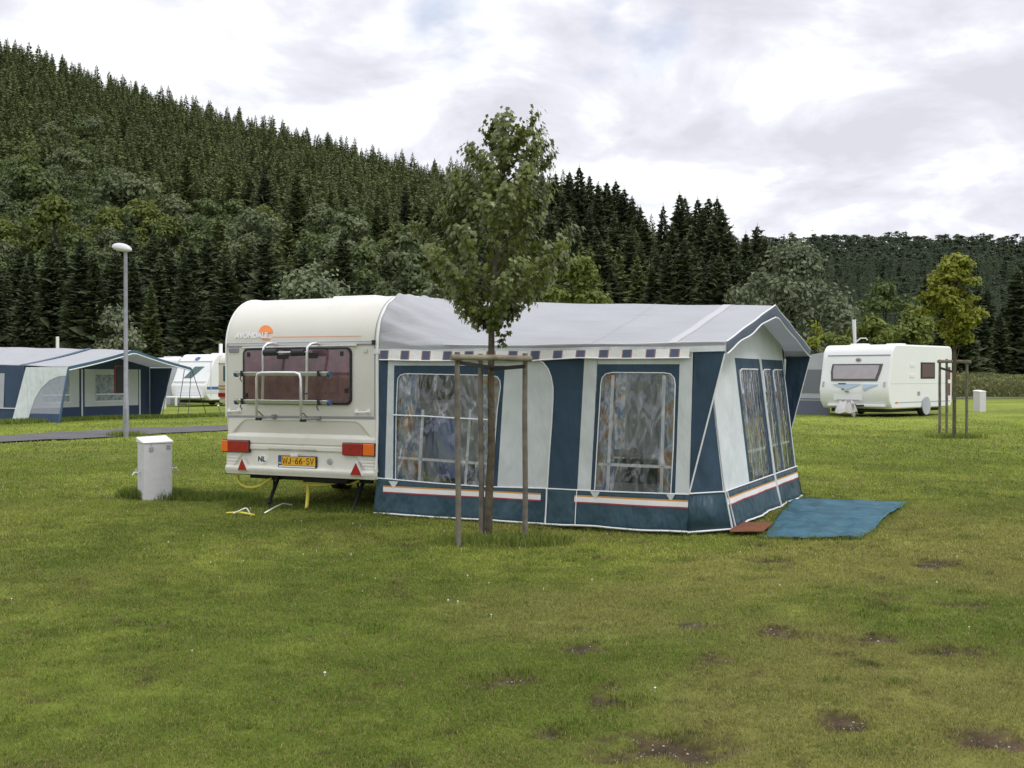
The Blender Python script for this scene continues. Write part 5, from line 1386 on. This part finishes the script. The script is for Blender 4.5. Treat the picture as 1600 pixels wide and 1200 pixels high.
# ---- right young tree with stakes
rng = np.random.default_rng(95); random.seed(95)
g = ground_at(1491, 686); gy_ = g.y; hh = at(1490, 397, gy_).z - gh(g.x, g.y)
e = empty('young_tree', (g.x, g.y, gh(g.x, g.y) - .02)); tag(e, 'yellow-green young tree tied to stakes on the lawn near the right caravan', 'tree')
cl = []
E2 = [(398, 1483, 1517), (415, 1478, 1524), (440, 1452, 1520), (460, 1448, 1530), (475, 1440, 1538), (495, 1444, 1542), (515, 1466, 1534), (530, 1478, 1512), (540, 1485, 1502)]
for k in range(60):
    py = 402 + 134 * (k + .5) / 60; xl = np.interp(py, [q[0] for q in E2], [q[1] for q in E2]); xr = np.interp(py, [q[0] for q in E2], [q[2] for q in E2])
    f_ = rng.random(); xx = xl + 5 + (xr - xl - 10) * f_; p = at(xx, py, gy_); dpt = (xr - xl) / F * gy_ * .5
    cl.append((p.x - g.x, rng.uniform(-1, 1) * dpt * math.sqrt(max(0, 1 - (2 * f_ - 1) ** 2)), p.z - gh(g.x, g.y),   .17 + .11 * rng.random()))
Pn, Nn = crown_points(12000, cl, .35); V, f = leaf_cards(Pn, Nn + np.array([0, 0, .4]), .09, .7); big_mesh('crown', V, f, M['limetree'], parent=e)
q = MB(); q.tube([(0, 0, -.05), (.0, 0, 2.2), (.05, 0, hh * .9)], [.05, .04, .008], 8)
for c_ in cl[::3]: q.tube([(0, 0, c_[2] * .75), (c_[0] * .5, c_[1] * .5, c_[2] * .92), (c_[0], c_[1], c_[2])], [.016, .01, .004], 5)
q.build('trunk', M['bark'], e, smooth=True)
e, tops, c = stake_frame([(1468, 681), (1479, 678), (1510, 686)], (560, 559, 560), None, 'thin grey stakes and crossbar holding the yellow-green tree near the right caravan', r=.035)
bar(e, tops[0] + off, tops[2] + off, .042, 'log', .12); bar(e, tops[0], tops[1], .035, 'log', .08); bar(e, tops[1], tops[2], .03, 'log', .05)
q = MB(); q.add([tops[0] + Vector((0, 0, -.18)), Vector((g.x - c.x, g.y - c.y, tops[0].z - .3)), Vector((g.x - c.x, g.y - c.y, tops[0].z - .36)), tops[0] + Vector((0, 0, -.24))], [(0, 1, 2, 3)]); q.build('tie_strap', M['strap'], e, solid=.008)

# ================================================================== OTHER CARAVANS
def caravan2(x, y, rz, w, L, h, prof, shell, label, z0=.40):
    e = empty('caravan', (x, y, gh(x, y)), rz); tag(e, label, 'caravan')
    b = MB(); b.prism([(-w, p[0], p[1]) for p in prof], (w, 0, 0)); b.build('body', shell, e, smooth=True, bevel=.05)
    b = MB(); b.box((-w / 2, L / 2, .26), (w * .8, L * .84, .18)); b.build('chassis', M['under'], e)
    for s_, u in ((1, -.14), (-1, -w + .14)): wheel(e, (u, L * .56, .30), .30, .18, s_)
    return e
def fprof(L, h, slant=.5, r=.25, z0=.30):
    p = [(.30, z0), (.06, z0 + .28), (0, 1.02), (slant * .25, 1.35), (slant * .62, 1.95), (slant * .85, h - .28)]
    p += [(slant + .35 * (1 - math.cos(a)) , h - .28 + .28 * math.sin(a)) for a in np.linspace(.5, math.pi / 2, 5)]
    p += [(L - r + r * math.sin(a), h - r + r * math.cos(a)) for a in np.linspace(0, math.pi / 2, 6)]
    p += [(L - .02, z0 + .2), (L - .15, z0)]
    return p
def pf(prof, z): 
    zz = [p[1] for p in prof[:11]]; yy = [p[0] for p in prof[:11]]; return float(np.interp(z, zz, yy))
def face_patch(e, name, prof, w, pts, mt, off=.012):   # polygon on the slanted front; pts (fraction across 0..1, z)
    b = MB(); z_lo = min(p[1] for p in pts); z_hi = max(p[1] for p in pts)
    b.prism([(-w * (1 - t), pf(prof, z) - off, z) for t, z in pts], (0, off + .02, 0)); return b.build(name, mt, e)
def side_patch(e, name, y0, y1, z0, z1, mt, u=0.0, off=.012, bev=.0):
    b = MB(); b.box((u + off / 2, (y0 + y1) / 2, (z0 + z1) / 2), (off, y1 - y0, z1 - z0)); return b.build(name, mt, e, bevel=bev)
# right caravan
p = at(1388, 640, 41); pr = fprof(5.3, 2.66, .36)
rc = caravan2(p.x, p.y, -R(45), 2.78, 5.3, 2.66, pr, M['wshell'], 'white caravan with wide lilac front window and grey side tent, on the right lawn')
f_ = face_patch(rc, 'front_window', pr, 2.78, [(.17, 1.32), (.83, 1.32), (.865, 1.66), (.885, 1.95), (.16, 1.95), (.15, 1.66)], M['darkglass'], .03)
face_patch(rc, 'window_blind', pr, 2.78, [(.20, 1.40), (.80, 1.40), (.83, 1.66), (.845, 1.90), (.19, 1.90), (.185, 1.66)], M['lilac'], .045)
lid = face_patch(rc, 'locker_lid', pr, 2.78, [(.22, .60), (.62, .60), (.64, 1.20), (.20, 1.20)], M['wshell'], .03)
bb = MB()
for t, z, w_, h_ in ((.42, .62, .9, .012), (.42, 1.20, .9, .010)): bb.box((-2.78 * (1 - t), pf(pr, z) - .035, z), (w_, .01, h_ * 1.6))
bb.build('lid_seam', M['greytrim'], rc)
face_patch(rc, 'left_graphic', pr, 2.78, [(.20, 1.20), (.40, .98), (.62, 1.20)], M['paleblue'], .04); face_patch(rc, 'right_graphic', pr, 2.78, [(.64, 1.02), (.66, .96), (.84, 1.16), (.84, 1.20), (.64, 1.20)], M['paleblue'], .035)
bb = MB()
for t, z, w_ in ((.42, .92, .14), (.36, 1.02, .10), (.34, 1.22, .3)): bb.box((-2.78 * (1 - t), pf(pr, z) - .05, z), (w_, .02, .035), 0)
bb.build('lid_catch', M['black'], rc)
bb = MB(); zz = 2.10; bb.prism([(-1.3 + .11 * math.cos(t), pf(pr, zz + .07 * math.sin(t)) - .03, zz + .07 * math.sin(t)) for t in np.linspace(0, 6.283, 19)[:-1]], (0, .03, 0)); em = bb.build('round_emblem', M['greytrim'], rc)
bb = MB(); bb.prism([(-1.3 + .06 * math.cos(t), pf(pr, zz + .03 * math.sin(t)) - .036, zz - .01 + .03 * math.sin(t)) for t in np.linspace(0, 6.283, 15)[:-1]], (0, .02, 0)); bb.build('emblem_mark', M['redframe'], em)
bb = MB(); bb.box((-1.31, pf(pr, 2.26) - .01, 2.27), (2.5, .03, .03)); bb.build('front_seam', M['greytrim'], rc)
for t in (.06, .94):
    q = MB(); x_ = -2.78 * (1 - t); y_ = pf(pr, 1.2); q.tube([(x_, y_ + .02, 1.08), (x_, y_ - .06, 1.12), (x_, y_ - .05, 1.26), (x_, y_ + .06, 1.30)], .02, 6); q.build('grab_handle', M['greytrim'], rc, smooth=True)
sw_ = side_patch(rc, 'side_window', 2.55, 3.75, 1.40, 2.02, M['black'], bev=.02); side_patch(rc, 'side_pane', 2.65, 3.65, 1.46, 1.96, mat('brown curtain window', (.13, .085, .09), .15), off=.02)
side_patch(rc, 'fridge_vent', 1.7, 2.05, 1.85, 1.98, M['wplastic'], off=.02); side_patch(rc, 'fridge_vent', 1.7, 2.05, 1.45, 1.58, M['wplastic'], off=.02)
side_patch(rc, 'side_seam', .5, 5.1, .52, .545, M['greytrim'], off=.006); side_patch(rc, 'side_seam', .2, 5.2, 1.22, 1.23, M['paleblue'], off=.005)
side_patch(rc, 'service_flap', 2.3, 2.5, .78, .92, M['greytrim']); side_patch(rc, 'marker_lamp', .55, .7, .5, .56, M['amber'])
bb = MB(); bb.lathe([(.01, -.01), (.34, -.01), (.34, .03), (.01, .03)], (.02, 5.3 * .56, .38), 24, Matrix.Rotation(math.pi / 2, 3, 'Y')); bb.build('wheel_cover', M['greytent'], rc, smooth=True)
side_patch(rc, 'rear_lamp_column', 4.86, 5.1, .75, 1.85, mat('maroon lamp column', (.16, .05, .06), .3), off=.015); side_patch(rc, 'lamp_gap', 4.87, 5.09, 1.22, 1.36, M['wplastic'], off=.022)
for x_, y_ in ((-1.9, 1.5), (-.8, 2.2), (-1.6, 3.4)):
    bb = MB(); bb.box((x_, y_, 2.68), (.55, .55, .10)); bb.build('roof_hatch', M['wplastic'], rc, bevel=.03)
bb = MB(); bb.box((-1.31, .2, .42), (2.3, .35, .10)); bb.build('front_apron', M['wshell'], rc, bevel=.03)
q = MB(); q.tube([(-1.31, .4, .42), (-1.31, -.9, .42)], .05, 8); q.tube([(-.75, .5, .42), (-1.31, -.6, .42)], .035, 8); q.tube([(-1.85, .5, .42), (-1.31, -.6, .42)], .035, 8); q.build('drawbar', M['under'], rc, smooth=True)
q = MB(); q.grid(lambda i, j: (-1.35 + .28 * math.cos(i * 6.283) * (1 - .5 * j) + .05 * math.sin(i * 25), -.55 + .6 * math.sin(i * 6.283) * (1 - .55 * j),   .18 + .42 * j ** .7 + .03 * math.sin(i * 31)), 28, 6)
q.poly([(-1.35 + .14 * math.cos(t), -.55 + .27 * math.sin(t), .60) for t in np.linspace(0, 6.283, 15)[:-1]]); q.build('hitch_cover', M['cream'], rc, smooth='all')
q = MB(); q.tube([(-1.1, -.5, .5), (-1.1, -.5, .1)], .03, 8); q.lathe([(.05, -.04), (.11, -.03), (.11, .03), (.05, .04)], (-1.1, -.5, .11), 14, Matrix.Rotation(math.pi / 2, 3, 'Y')); q.build('jockey_wheel', M['greytrim'], rc, smooth=True)
# its grey side tent
te = empty('tent', rc.location, -R(45)); tag(te, 'grey tent with a dark skirt attached to the left side of the right caravan', 'tent')
x0 = -2.82; d_ = 2.0
b = MB(); b.poly([(x0, .9, 2.45), (x0 - d_, .9, 2.15), (x0 - d_, 4.2, 2.15), (x0, 4.2, 2.45)]); b.build('roof', M['greytent'], te, solid=.01)
b = MB(); b.poly([(x0, .9, .55), (x0 - d_, .9, .55), (x0 - d_, .9, 2.15), (x0, .9, 2.45)]); b.poly([(x0 - d_, .9, .55), (x0 - d_, 4.2, .55), (x0 - d_, 4.2, 2.15), (x0 - d_, .9, 2.15)]); b.build('wall', M['greytent'], te, solid=.01)
b = MB(); b.box((x0 - d_ / 2 + .1, .88, 1.3), (d_ - .7, .02, .9)); b.build('window_pane', mat('smoky tent window', (.17, .18, .21), .25), te)
b = MB(); b.poly([(x0, .88, 0), (x0 - d_ - .05, .86, 0), (x0 - d_, .89, .55), (x0, .89, .55)]); b.build('skirt', M['slatetent'], te, solid=.01)
b = MB(); b.box((x0 - d_ / 2, .885, .62), (d_, .02, .03)); b.box((x0 - .06, .885, 1.4), (.04, .02, 1.7)); b.build('frame_trim', M['slatetent'], te)
# antenna mast behind right caravan
p = at(1337, 586, 47); q = MB(); e = empty('antenna_mast', (p.x, p.y, gh(p.x, p.y))); tag(e, 'slim pale mast with a small side arm rising behind the right caravan roof', 'antenna mast')
q.tube([(0, 0, 0), (0, 0, 2.2), (-.08, 0, 3.85)], [.05, .05, .085], 8); q.build('mast', M['lamp'], e, smooth=True)
q = MB(); q.tube([(-.02, 0, 2.9), (.2, 0, 3.08), (.42, 0, 3.08), (.48, 0, 3.0)], .03, 6); q.build('side_arm', M['lamp'], e, smooth=True)
# left white caravan with blue stripe
p = at(321, 636, 56); pr2 = fprof(5.0, 2.6, .75)
lc = caravan2(p.x, p.y, -R(28), 2.3, 5.0, 2.6, pr2, M['wshell'], 'white caravan with blue side stripe seen between the left canopy and the cream caravan')
face_patch(lc, 'front_window', pr2, 2.3, [(.30, 1.42), (.52, 1.42), (.78, 1.98), (.52, 1.98)], M['greenglass'], .03)
face_patch(lc, 'front_locker', pr2, 2.3, [(.08, .62), (.92, .62), (.92, 1.18), (.08, 1.18)], mat('pale grey shell', (.66, .68, .70), .35), .02)
bb = MB(); bb.box((-1.15, pf(pr2, 1.22) - .02, 1.23), (2.2, .03, .03)); bb.box((-1.15, pf(pr2, 2.22) - .01, 2.25), (2.2, .03, .03)); bb.build('front_seam', M['wplastic'], lc)
bb = MB(); bb.prism([(-1.15 + .16 * math.cos(t), pf(pr2, 2.38 + .09 * math.sin(t)) - .03, 2.38 + .09 * math.sin(t)) for t in np.linspace(0, 6.283, 19)[:-1]], (0, .05, 0)); bb.build('round_emblem', M['bluestripe'], lc)
side_patch(lc, 'side_window', 1.9, 2.9, 1.3, 2.0, M['greenglass'], bev=.02); side_patch(lc, 'blue_stripe', .1, 4.9, .84, .98, M['bluestripe']); side_patch(lc, 'grey_stripe', .1, 4.9, .64, .80, M['lamp'])
side_patch(lc, 'edge_trim', .36, .40, .5, 2.2, M['lamp'], off=.02)
bb = MB(); bb.box((-1.15, -.25, .46), (1.9, .9, .10)); bb.build('drawbar_cover', M['wshell'], lc, bevel=.03)
q = MB(); q.tube([(-1.2, -.75, .5), (-1.2, -.75, .05)], .06, 8); q.build('jockey_wheel', M['wplastic'], lc, smooth=True)
bb = MB(); bb.box((-.9, 2.0, 2.62), (.6, .6, .10)); bb.build('roof_hatch', M['wplastic'], lc, bevel=.03)
# beige caravan, mostly hidden by the main one
p = at(341, 640, 46); bc = caravan2(p.x + 2.2 * math.cos(R(26)), p.y - 2.2 * math.sin(R(26)), -R(26), 2.2, 4.4, 2.42, body_profile(2.42, .45, 4.4, .42, 1.0), M['beige'], 'beige caravan with ochre stripes, mostly hidden behind the left edge of the cream caravan')
for z_, mt_n in ((1.12, 'orange'), (1.0, 'orange')):
    bb = MB(); bb.box((-1.1, -.012, z_), (2.16, .02, .045)); bb.build('ochre_stripe', mat('ochre stripe', (.38, .24, .08), .5), bc)
for x_ in (-1.98, -.22):
    bb = MB(); bb.box((x_, -.03, .76), (.36, .06, .17)); bb.build('tail_lamp', M['redlens'], bc, bevel=.01)
bb = MB(); bb.box((-1.1, -.02, 1.62), (1.65, .03, .62)); bb.build('rear_window', M['greenglass'], bc, bevel=.02)
bb = MB(); bb.box((-1.1, -.01, 2.02), (2.18, .03, .03)); bb.build('belt_trim', M['greytrim'], bc)
q = MB(); p = at(345, 586, 60); e = q.tube([(p.x, p.y, 0), (p.x, p.y, 3.2)], .10, 8).build('white_post', M['wplastic'], smooth=True); tag(e, 'white post top showing above the caravans beside the cream caravan edge', 'post')
# caravan roof behind the left canopy
p = at(276, 600, 64); hc_ = caravan2(p.x, p.y, -R(28), 2.3, 4.6, 2.55, body_profile(2.55, .4, 4.6, .42, 1.0), M['wshell'], 'white caravan roof showing just above the right end of the left canopy')
bb = MB(); bb.box((-1.2, .9, 2.58), (.8, .6, .08)); bb.build('roof_hatch', M['wplastic'], hc_, bevel=.03)
bb = MB(); bb.box((-1.15, -.01, 1.55), (1.5, .03, .5)); bb.build('rear_window', M['darkglass'], hc_, bevel=.02)
e2 = empty('tent', at(266, 630, 59).xy.to_3d(), -R(28)); tag(e2, 'small grey tent with a dark window between the left canopy and the white caravan', 'tent')
b = MB(); b.box((-.75, .6, 1.0), (1.5, 1.2, 2.0)); b.build('wall', M['greytent'], e2, bevel=.03)
b = MB(); b.box((-.65, -.012, 1.25), (.8, .02, .9)); b.build('window_pane', M['slatetent'], e2)

# ---- left awning with open canopy
LO_ = Vector((-14.4, 37.0, 0)); la = empty('awning', (LO_.x, LO_.y, gh(LO_.x, LO_.y)), -TH)
tag(la, 'blue and grey awning with wide open canopy, beyond the road on the left', 'awning')
LW = 5.8; ze, za = 1.80, 2.40; cd = 2.0; D = 6.6
def lroof(u, v):
    t = 1 - abs(v - LW / 2) / (LW / 2); return ze + (za - ze) * t + (.18 * (-u / D) if u < 0 else 0) - .03 * math.sin(t * 3.14) + .0
def lr(i, j): u = -D + i * D; v = j * LW; return (u, v, lroof(u, v) + .01 * math.sin(i * 20 + j * 9))
b = MB(); b.grid(lr, 30, 30); b.build('roof', M['roof'], la, smooth=True, solid=.01)
b = MB(); b.grid(lambda i, j: (-cd - .22 + .24 * i, j * LW, lroof(-cd, j * LW) + .03), 2, 30); b.build('roof_band', mat('dull blue roof band', (.10, .15, .24), .8), la, smooth='all')
b = MB(); b.grid(lambda i, j: (.012, i * LW, lroof(0, i * LW) + .02 - .10 * j), 40, 1); b.build('canopy_trim', M['tealtrim'], la, solid=.01)
b = MB(); b.tube([(.02, v, lroof(0, v) - .10) for v in np.linspace(0, LW, 30)], .02, 6); b.build('canopy_piping', M['piping'], la, smooth=True)
# inner front wall
fr = MB()
def lq(v0, v1, z0, z1, mi): fr.add([(-cd, v0, z0), (-cd, v1, z0), (-cd, v1, z1), (-cd, v0, z1)], [(0, 1, 2, 3)], mi)
lq(.0, LW, 0, .42, 1); lq(0, .25, .42, 1.75, 1)
cols = [(.25, .75, 0), (.75, 1.9, 2), (1.9, 2.35, 0), (2.35, 2.6, 1), (2.6, 3.1, 0), (3.1, 4.5, 2), (4.5, 5.2, 0), (5.2, LW, 1)]
for a_, c_, k in cols:
    if k == 2: lq(a_, c_, .62, 1.55, 2); lq(a_, c_, .42, .62, 0); lq(a_, c_, 1.55, 1.75, 0)
    else: lq(a_, c_, .42, 1.75, k)
fr.poly([(-cd, 0, 1.75), (-cd, LW, 1.75), (-cd, LW, lroof(-cd, LW) - .02), (-cd, LW / 2, lroof(-cd, LW / 2) - .04), (-cd, 0, lroof(-cd, 0) - .02)], 1)
fr.build('front_wall', [M['canvas'], M['bluetent'], mat('patterned tent window', (.30, .36, .40), .3, var=.5, vscale=6)], la, solid=.01)
b = MB()
for a_, c_ in ((.75, 1.9), (3.1, 4.5)): b.box((-cd + .02, (a_ + c_) / 2, .85), (.02, c_ - a_, .05)); b.box((-cd + .02, (a_ + c_) / 2, .60), (.02, c_ - a_ + .1, .03))
for v_ in (2.45, 5.25): b.tube([(-cd + .03, v_, 0), (-cd + .03, v_, 1.75)], .03, 6)
b.build('wall_trim', M['bar'], la)
# near side wall of the awning body
sd = MB(); sd.poly([(-D, -.05, 0), (-cd, -.05, 0), (-cd, 0, ze + .05), (-D, 0, ze + .2)], 1); sd.build('side_wall', [M['canvas'], M['bluetent']], la, solid=.01)
b = MB(); b.poly([(-D + .3, -.07, .45), (-cd - .9, -.07, .45), (-cd - .9, -.02, 1.6), (-D + .3, -.02, 1.6)]); b.build('side_window', M['greytent'], la)
b = MB(); b.box((-D / 2 - 1, -.075, .43), (D - cd, .02, .03)); b.build('waist_piping', M['piping'], la)
# near canopy wing with curved clear window
wg = MB()
arc = [(-.02, 1.52), (-.35, 1.50), (-.75, 1.38), (-1.1, 1.1), (-1.32, .75), (-1.46, .25)]
wg.poly([(-cd + .1, -.02, ze), (-cd - .15, -.38, .0), (-1.52, -.30, .0)] + [(u, -.02 - .3 * (1.7 - z) / 1.7, z) for u, z in arc[::-1]] + [(-.02, -.0, ze)], 0)
wg.build('canopy_wing', M['canvas'], la, solid=.01)
b = MB(); b.poly([(u, -.01 - .3 * (1.7 - z) / 1.7, z) for u, z in arc] + [(-.02, -.26, .28)]); b.build('wing_window', clear_mat('bluish clear vinyl', tint=(.62, .70, .80), gloss=.08, haze=.3, film=(.40, .45, .52)), la)
b = MB(); b.poly([(-1.46, -.26, .28), (-.02, -.26, .28), (-.02, -.32, 0), (-1.52, -.31, 0)]); b.build('wing_skirt', M['bluetent'], la, solid=.01)
b = MB(); b.poly([(-cd + .02, LW, ze), (-cd + .02, LW, 0), (-cd + .5, LW, 0), (-.9, LW, ze)]); b.build('far_wing', M['bluetent'], la, solid=.01)
for v_, f_ in ((0, (-.05, -.32)), ):
    b = MB(); b.tube([(0, 0, ze - .04), (-.08, -.33, 0)], .035, 8); b.build('canopy_pole', M['tealtrim'], la, smooth=True)
b = MB(); b.box((-1.0, 3.3, 1.38), (.05, .60, .98)); hp = b.build('hanging_panel', M['redframe'], None, bevel=.01)
hp.location = la.location; hp.rotation_euler = (0, 0, -TH); tag(hp, 'dark panel with a dull red edge hanging under the left canopy', 'panel')
b = MB(); b.box((-.97, 3.325, 1.37), (.03, .56, .94)); b.build('dark_face', M['brownscreen'], hp)
# ropes
def lw(u, v, z): return LO_ + UD * u + VD * v + Vector((0, 0, z))
for (u, v, z), gpx in (((-1.0, LW, ze), (253, 650)), ((-.3, LW, ze), (277, 651)), ((.02, LW, ze), (294, 652)), ((.02, LW, ze), (322, 632))):
    a = lw(u, v, z); d = at(gpx[0], gpx[1], a.y - (1.0 if gpx[0] < 300 else -4)); d.z = gh(d.x, d.y)
    b = MB(); b.tube([a, d], .014, 5); tag(b.build('guy_rope', M['rope']), {253: 'guy rope pegged nearest the left awning wall, running down from its canopy', 277: 'guy rope in the middle of the three short ones from the left canopy', 294: 'short guy rope furthest from the left awning wall, at its canopy tip', 322: 'long guy rope from the left canopy tip towards the blue-striped caravan'}[gpx[0]], 'guy rope', 'guy ropes of the left canopy')
a = at(341, 634, 41); b = MB(); b.tube([a, at(350, 660, 40.5)], .016, 6); e = b.build('marker_stick', M['rope']); tag(e, 'thin dark stick with a white tip in the grass beside the cream caravan', 'stick')
b = MB(); b.lathe([(.01, -.04), (.045, 0), (.01, .04)], a, 8); b.build('tip', M['wplastic'], e)
# caravan behind the left awning, only its roof end shows
p = lw(-D, .4, 0); lcv = caravan2(p.x, p.y, -TH, 2.3, 5.2, 2.55, body_profile(2.55, .45, 5.2, .42, 1.0), M['wshell'], 'white caravan behind the left awning, cut by the left edge of the photo')
bb = MB(); bb.box((-.3, 2.0, 2.60), (.5, .6, .12)); bb.build('roof_hatch', M['wplastic'], lcv, bevel=.03)
p = at(90, 586, 52); e = MB().tube([(p.x, p.y, 0), (p.x, p.y, 3.3)], .075, 8).build('white_post', M['wplastic'], smooth=True); tag(e, 'white post top rising above the left awning roof', 'post')

# ================================================================== SKY AND SUN
sun_dir = Vector((.62, -.30, .95)).normalized()
elev = math.asin(sun_dir.z); az = math.atan2(sun_dir.x, sun_dir.y)
w = bpy.data.worlds.new('World'); scn.world = w; w.use_nodes = True
nt = w.node_tree; N = nt.nodes; L = nt.links; bg = N['Background']
sky = N.new('ShaderNodeTexSky'); sky.sky_type = 'NISHITA'; sky.sun_disc = False; sky.sun_elevation = elev; sky.sun_rotation = az
sc = N.new('ShaderNodeVectorMath'); sc.operation = 'SCALE'; sc.inputs['Scale'].default_value = 1.35; L.new(sky.outputs[0], sc.inputs[0])
tc = N.new('ShaderNodeTexCoord'); sep = N.new('ShaderNodeSeparateXYZ'); L.new(tc.outputs['Generated'], sep.inputs[0])
mz = N.new('ShaderNodeMath'); mz.operation = 'MAXIMUM'; mz.inputs[1].default_value = 0.0; L.new(sep.outputs['Z'], mz.inputs[0])
za_ = N.new('ShaderNodeMath'); za_.operation = 'ADD'; za_.inputs[1].default_value = .30; L.new(mz.outputs[0], za_.inputs[0])
dv = N.new('ShaderNodeVectorMath'); dv.operation = 'DIVIDE'; L.new(tc.outputs['Generated'], dv.inputs[0])
cmb = N.new('ShaderNodeCombineXYZ'); 
for k in range(3): L.new(za_.outputs[0], cmb.inputs[k])
L.new(cmb.outputs[0], dv.inputs[1])
n1 = N.new('ShaderNodeTexNoise'); n1.inputs['Scale'].default_value = 3.3; n1.inputs['Detail'].default_value = 7; n1.inputs['Roughness'].default_value = .56; n1.inputs['Distortion'].default_value = .3
mp1 = N.new('ShaderNodeMapping'); mp1.inputs['Location'].default_value = (1.3, 4.4, 0); L.new(dv.outputs[0], mp1.inputs[0]); L.new(mp1.outputs[0], n1.inputs['Vector'])
cr = N.new('ShaderNodeValToRGB'); e_ = cr.color_ramp.elements
e_[0].position = .41; e_[0].color = (8.7, 8.8, 9.0, 1); e_[1].position = .63; e_[1].color = (5.9, 5.9, 6.6, 1)
k_ = e_.new(.465); k_.color = (8.0, 8.1, 8.45, 1); k_ = e_.new(.52); k_.color = (7.0, 7.0, 7.65, 1)
L.new(n1.outputs['Fac'], cr.inputs[0])
n2 = N.new('ShaderNodeTexNoise'); n2.inputs['Scale'].default_value = 1.6; n2.inputs['Detail'].default_value = 5
mp2 = N.new('ShaderNodeMapping'); mp2.inputs['Location'].default_value = (7.4, 2.2, 1.0); L.new(dv.outputs[0], mp2.inputs[0]); L.new(mp2.outputs[0], n2.inputs['Vector'])
mr = N.new('ShaderNodeMapRange'); mr.inputs['From Min'].default_value = .22; mr.inputs['From Max'].default_value = .32; L.new(n2.outputs['Fac'], mr.inputs['Value'])
holes = None
for hx, hy, h0, h1 in ((1000, 38, .9988, .99975), (698, 44, .9991, .9998)):          # two thin blue openings between the clouds
    dd = ray(hx, hy).normalized(); dp = N.new('ShaderNodeVectorMath'); dp.operation = 'DOT_PRODUCT'; dp.inputs[1].default_value = dd; L.new(tc.outputs['Generated'], dp.inputs[0])
    hm = N.new('ShaderNodeMapRange'); hm.inputs['From Min'].default_value = h0; hm.inputs['From Max'].default_value = h1; L.new(dp.outputs['Value'], hm.inputs['Value'])
    if holes is None: holes = hm.outputs[0]
    else:
        mxx = N.new('ShaderNodeMath'); mxx.operation = 'MAXIMUM'; L.new(holes, mxx.inputs[0]); L.new(hm.outputs[0], mxx.inputs[1]); holes = mxx.outputs[0]
n7 = N.new('ShaderNodeTexNoise'); n7.inputs['Scale'].default_value = 7; n7.inputs['Detail'].default_value = 4; L.new(dv.outputs[0], n7.inputs['Vector'])
m7 = N.new('ShaderNodeMapRange'); m7.inputs['From Min'].default_value = .40; m7.inputs['From Max'].default_value = .62; L.new(n7.outputs['Fac'], m7.inputs['Value'])
h7 = N.new('ShaderNodeMath'); h7.operation = 'MULTIPLY'; L.new(holes, h7.inputs[0]); L.new(m7.outputs[0], h7.inputs[1])
h8 = N.new('ShaderNodeMath'); h8.operation = 'MULTIPLY_ADD'; h8.use_clamp = True; L.new(h7.outputs[0], h8.inputs[0]); h8.inputs[1].default_value = -.45; L.new(mr.outputs[0], h8.inputs[2])
mx = N.new('ShaderNodeMix'); mx.data_type = 'RGBA'; L.new(h8.outputs[0], mx.inputs['Factor']); L.new(sc.outputs[0], mx.inputs[6]); L.new(cr.outputs[0], mx.inputs[7])
zr = N.new('ShaderNodeMapRange'); zr.interpolation_type = 'SMOOTHSTEP'; zr.inputs['From Min'].default_value = .32; zr.inputs['From Max'].default_value = .95; zr.inputs['To Min'].default_value = 1.0; zr.inputs['To Max'].default_value = 1.7
L.new(sep.outputs['Z'], zr.inputs['Value']); zs = N.new('ShaderNodeVectorMath'); zs.operation = 'SCALE'; L.new(mx.outputs[2], zs.inputs[0]); L.new(zr.outputs[0], zs.inputs['Scale'])
L.new(zs.outputs[0], bg.inputs['Color']); bg.inputs['Strength'].default_value = .10
sl = bpy.data.lights.new('sun', 'SUN'); sl.energy = 1.0; sl.angle = R(14); sl.color = (1, .97, .93)
so = bpy.data.objects.new('sun', sl); COL.objects.link(so); so.rotation_euler = sun_dir.to_track_quat('Z', 'Y').to_euler(); so.location = (10, -10, 40)
scn.view_settings.view_transform = 'Standard'; scn.view_settings.look = 'None'; scn.view_settings.exposure = .35; scn.view_settings.gamma = 1
scn.cycles.max_bounces = 6; scn.cycles.transparent_max_bounces = 16
scn.cycles.use_denoising = True
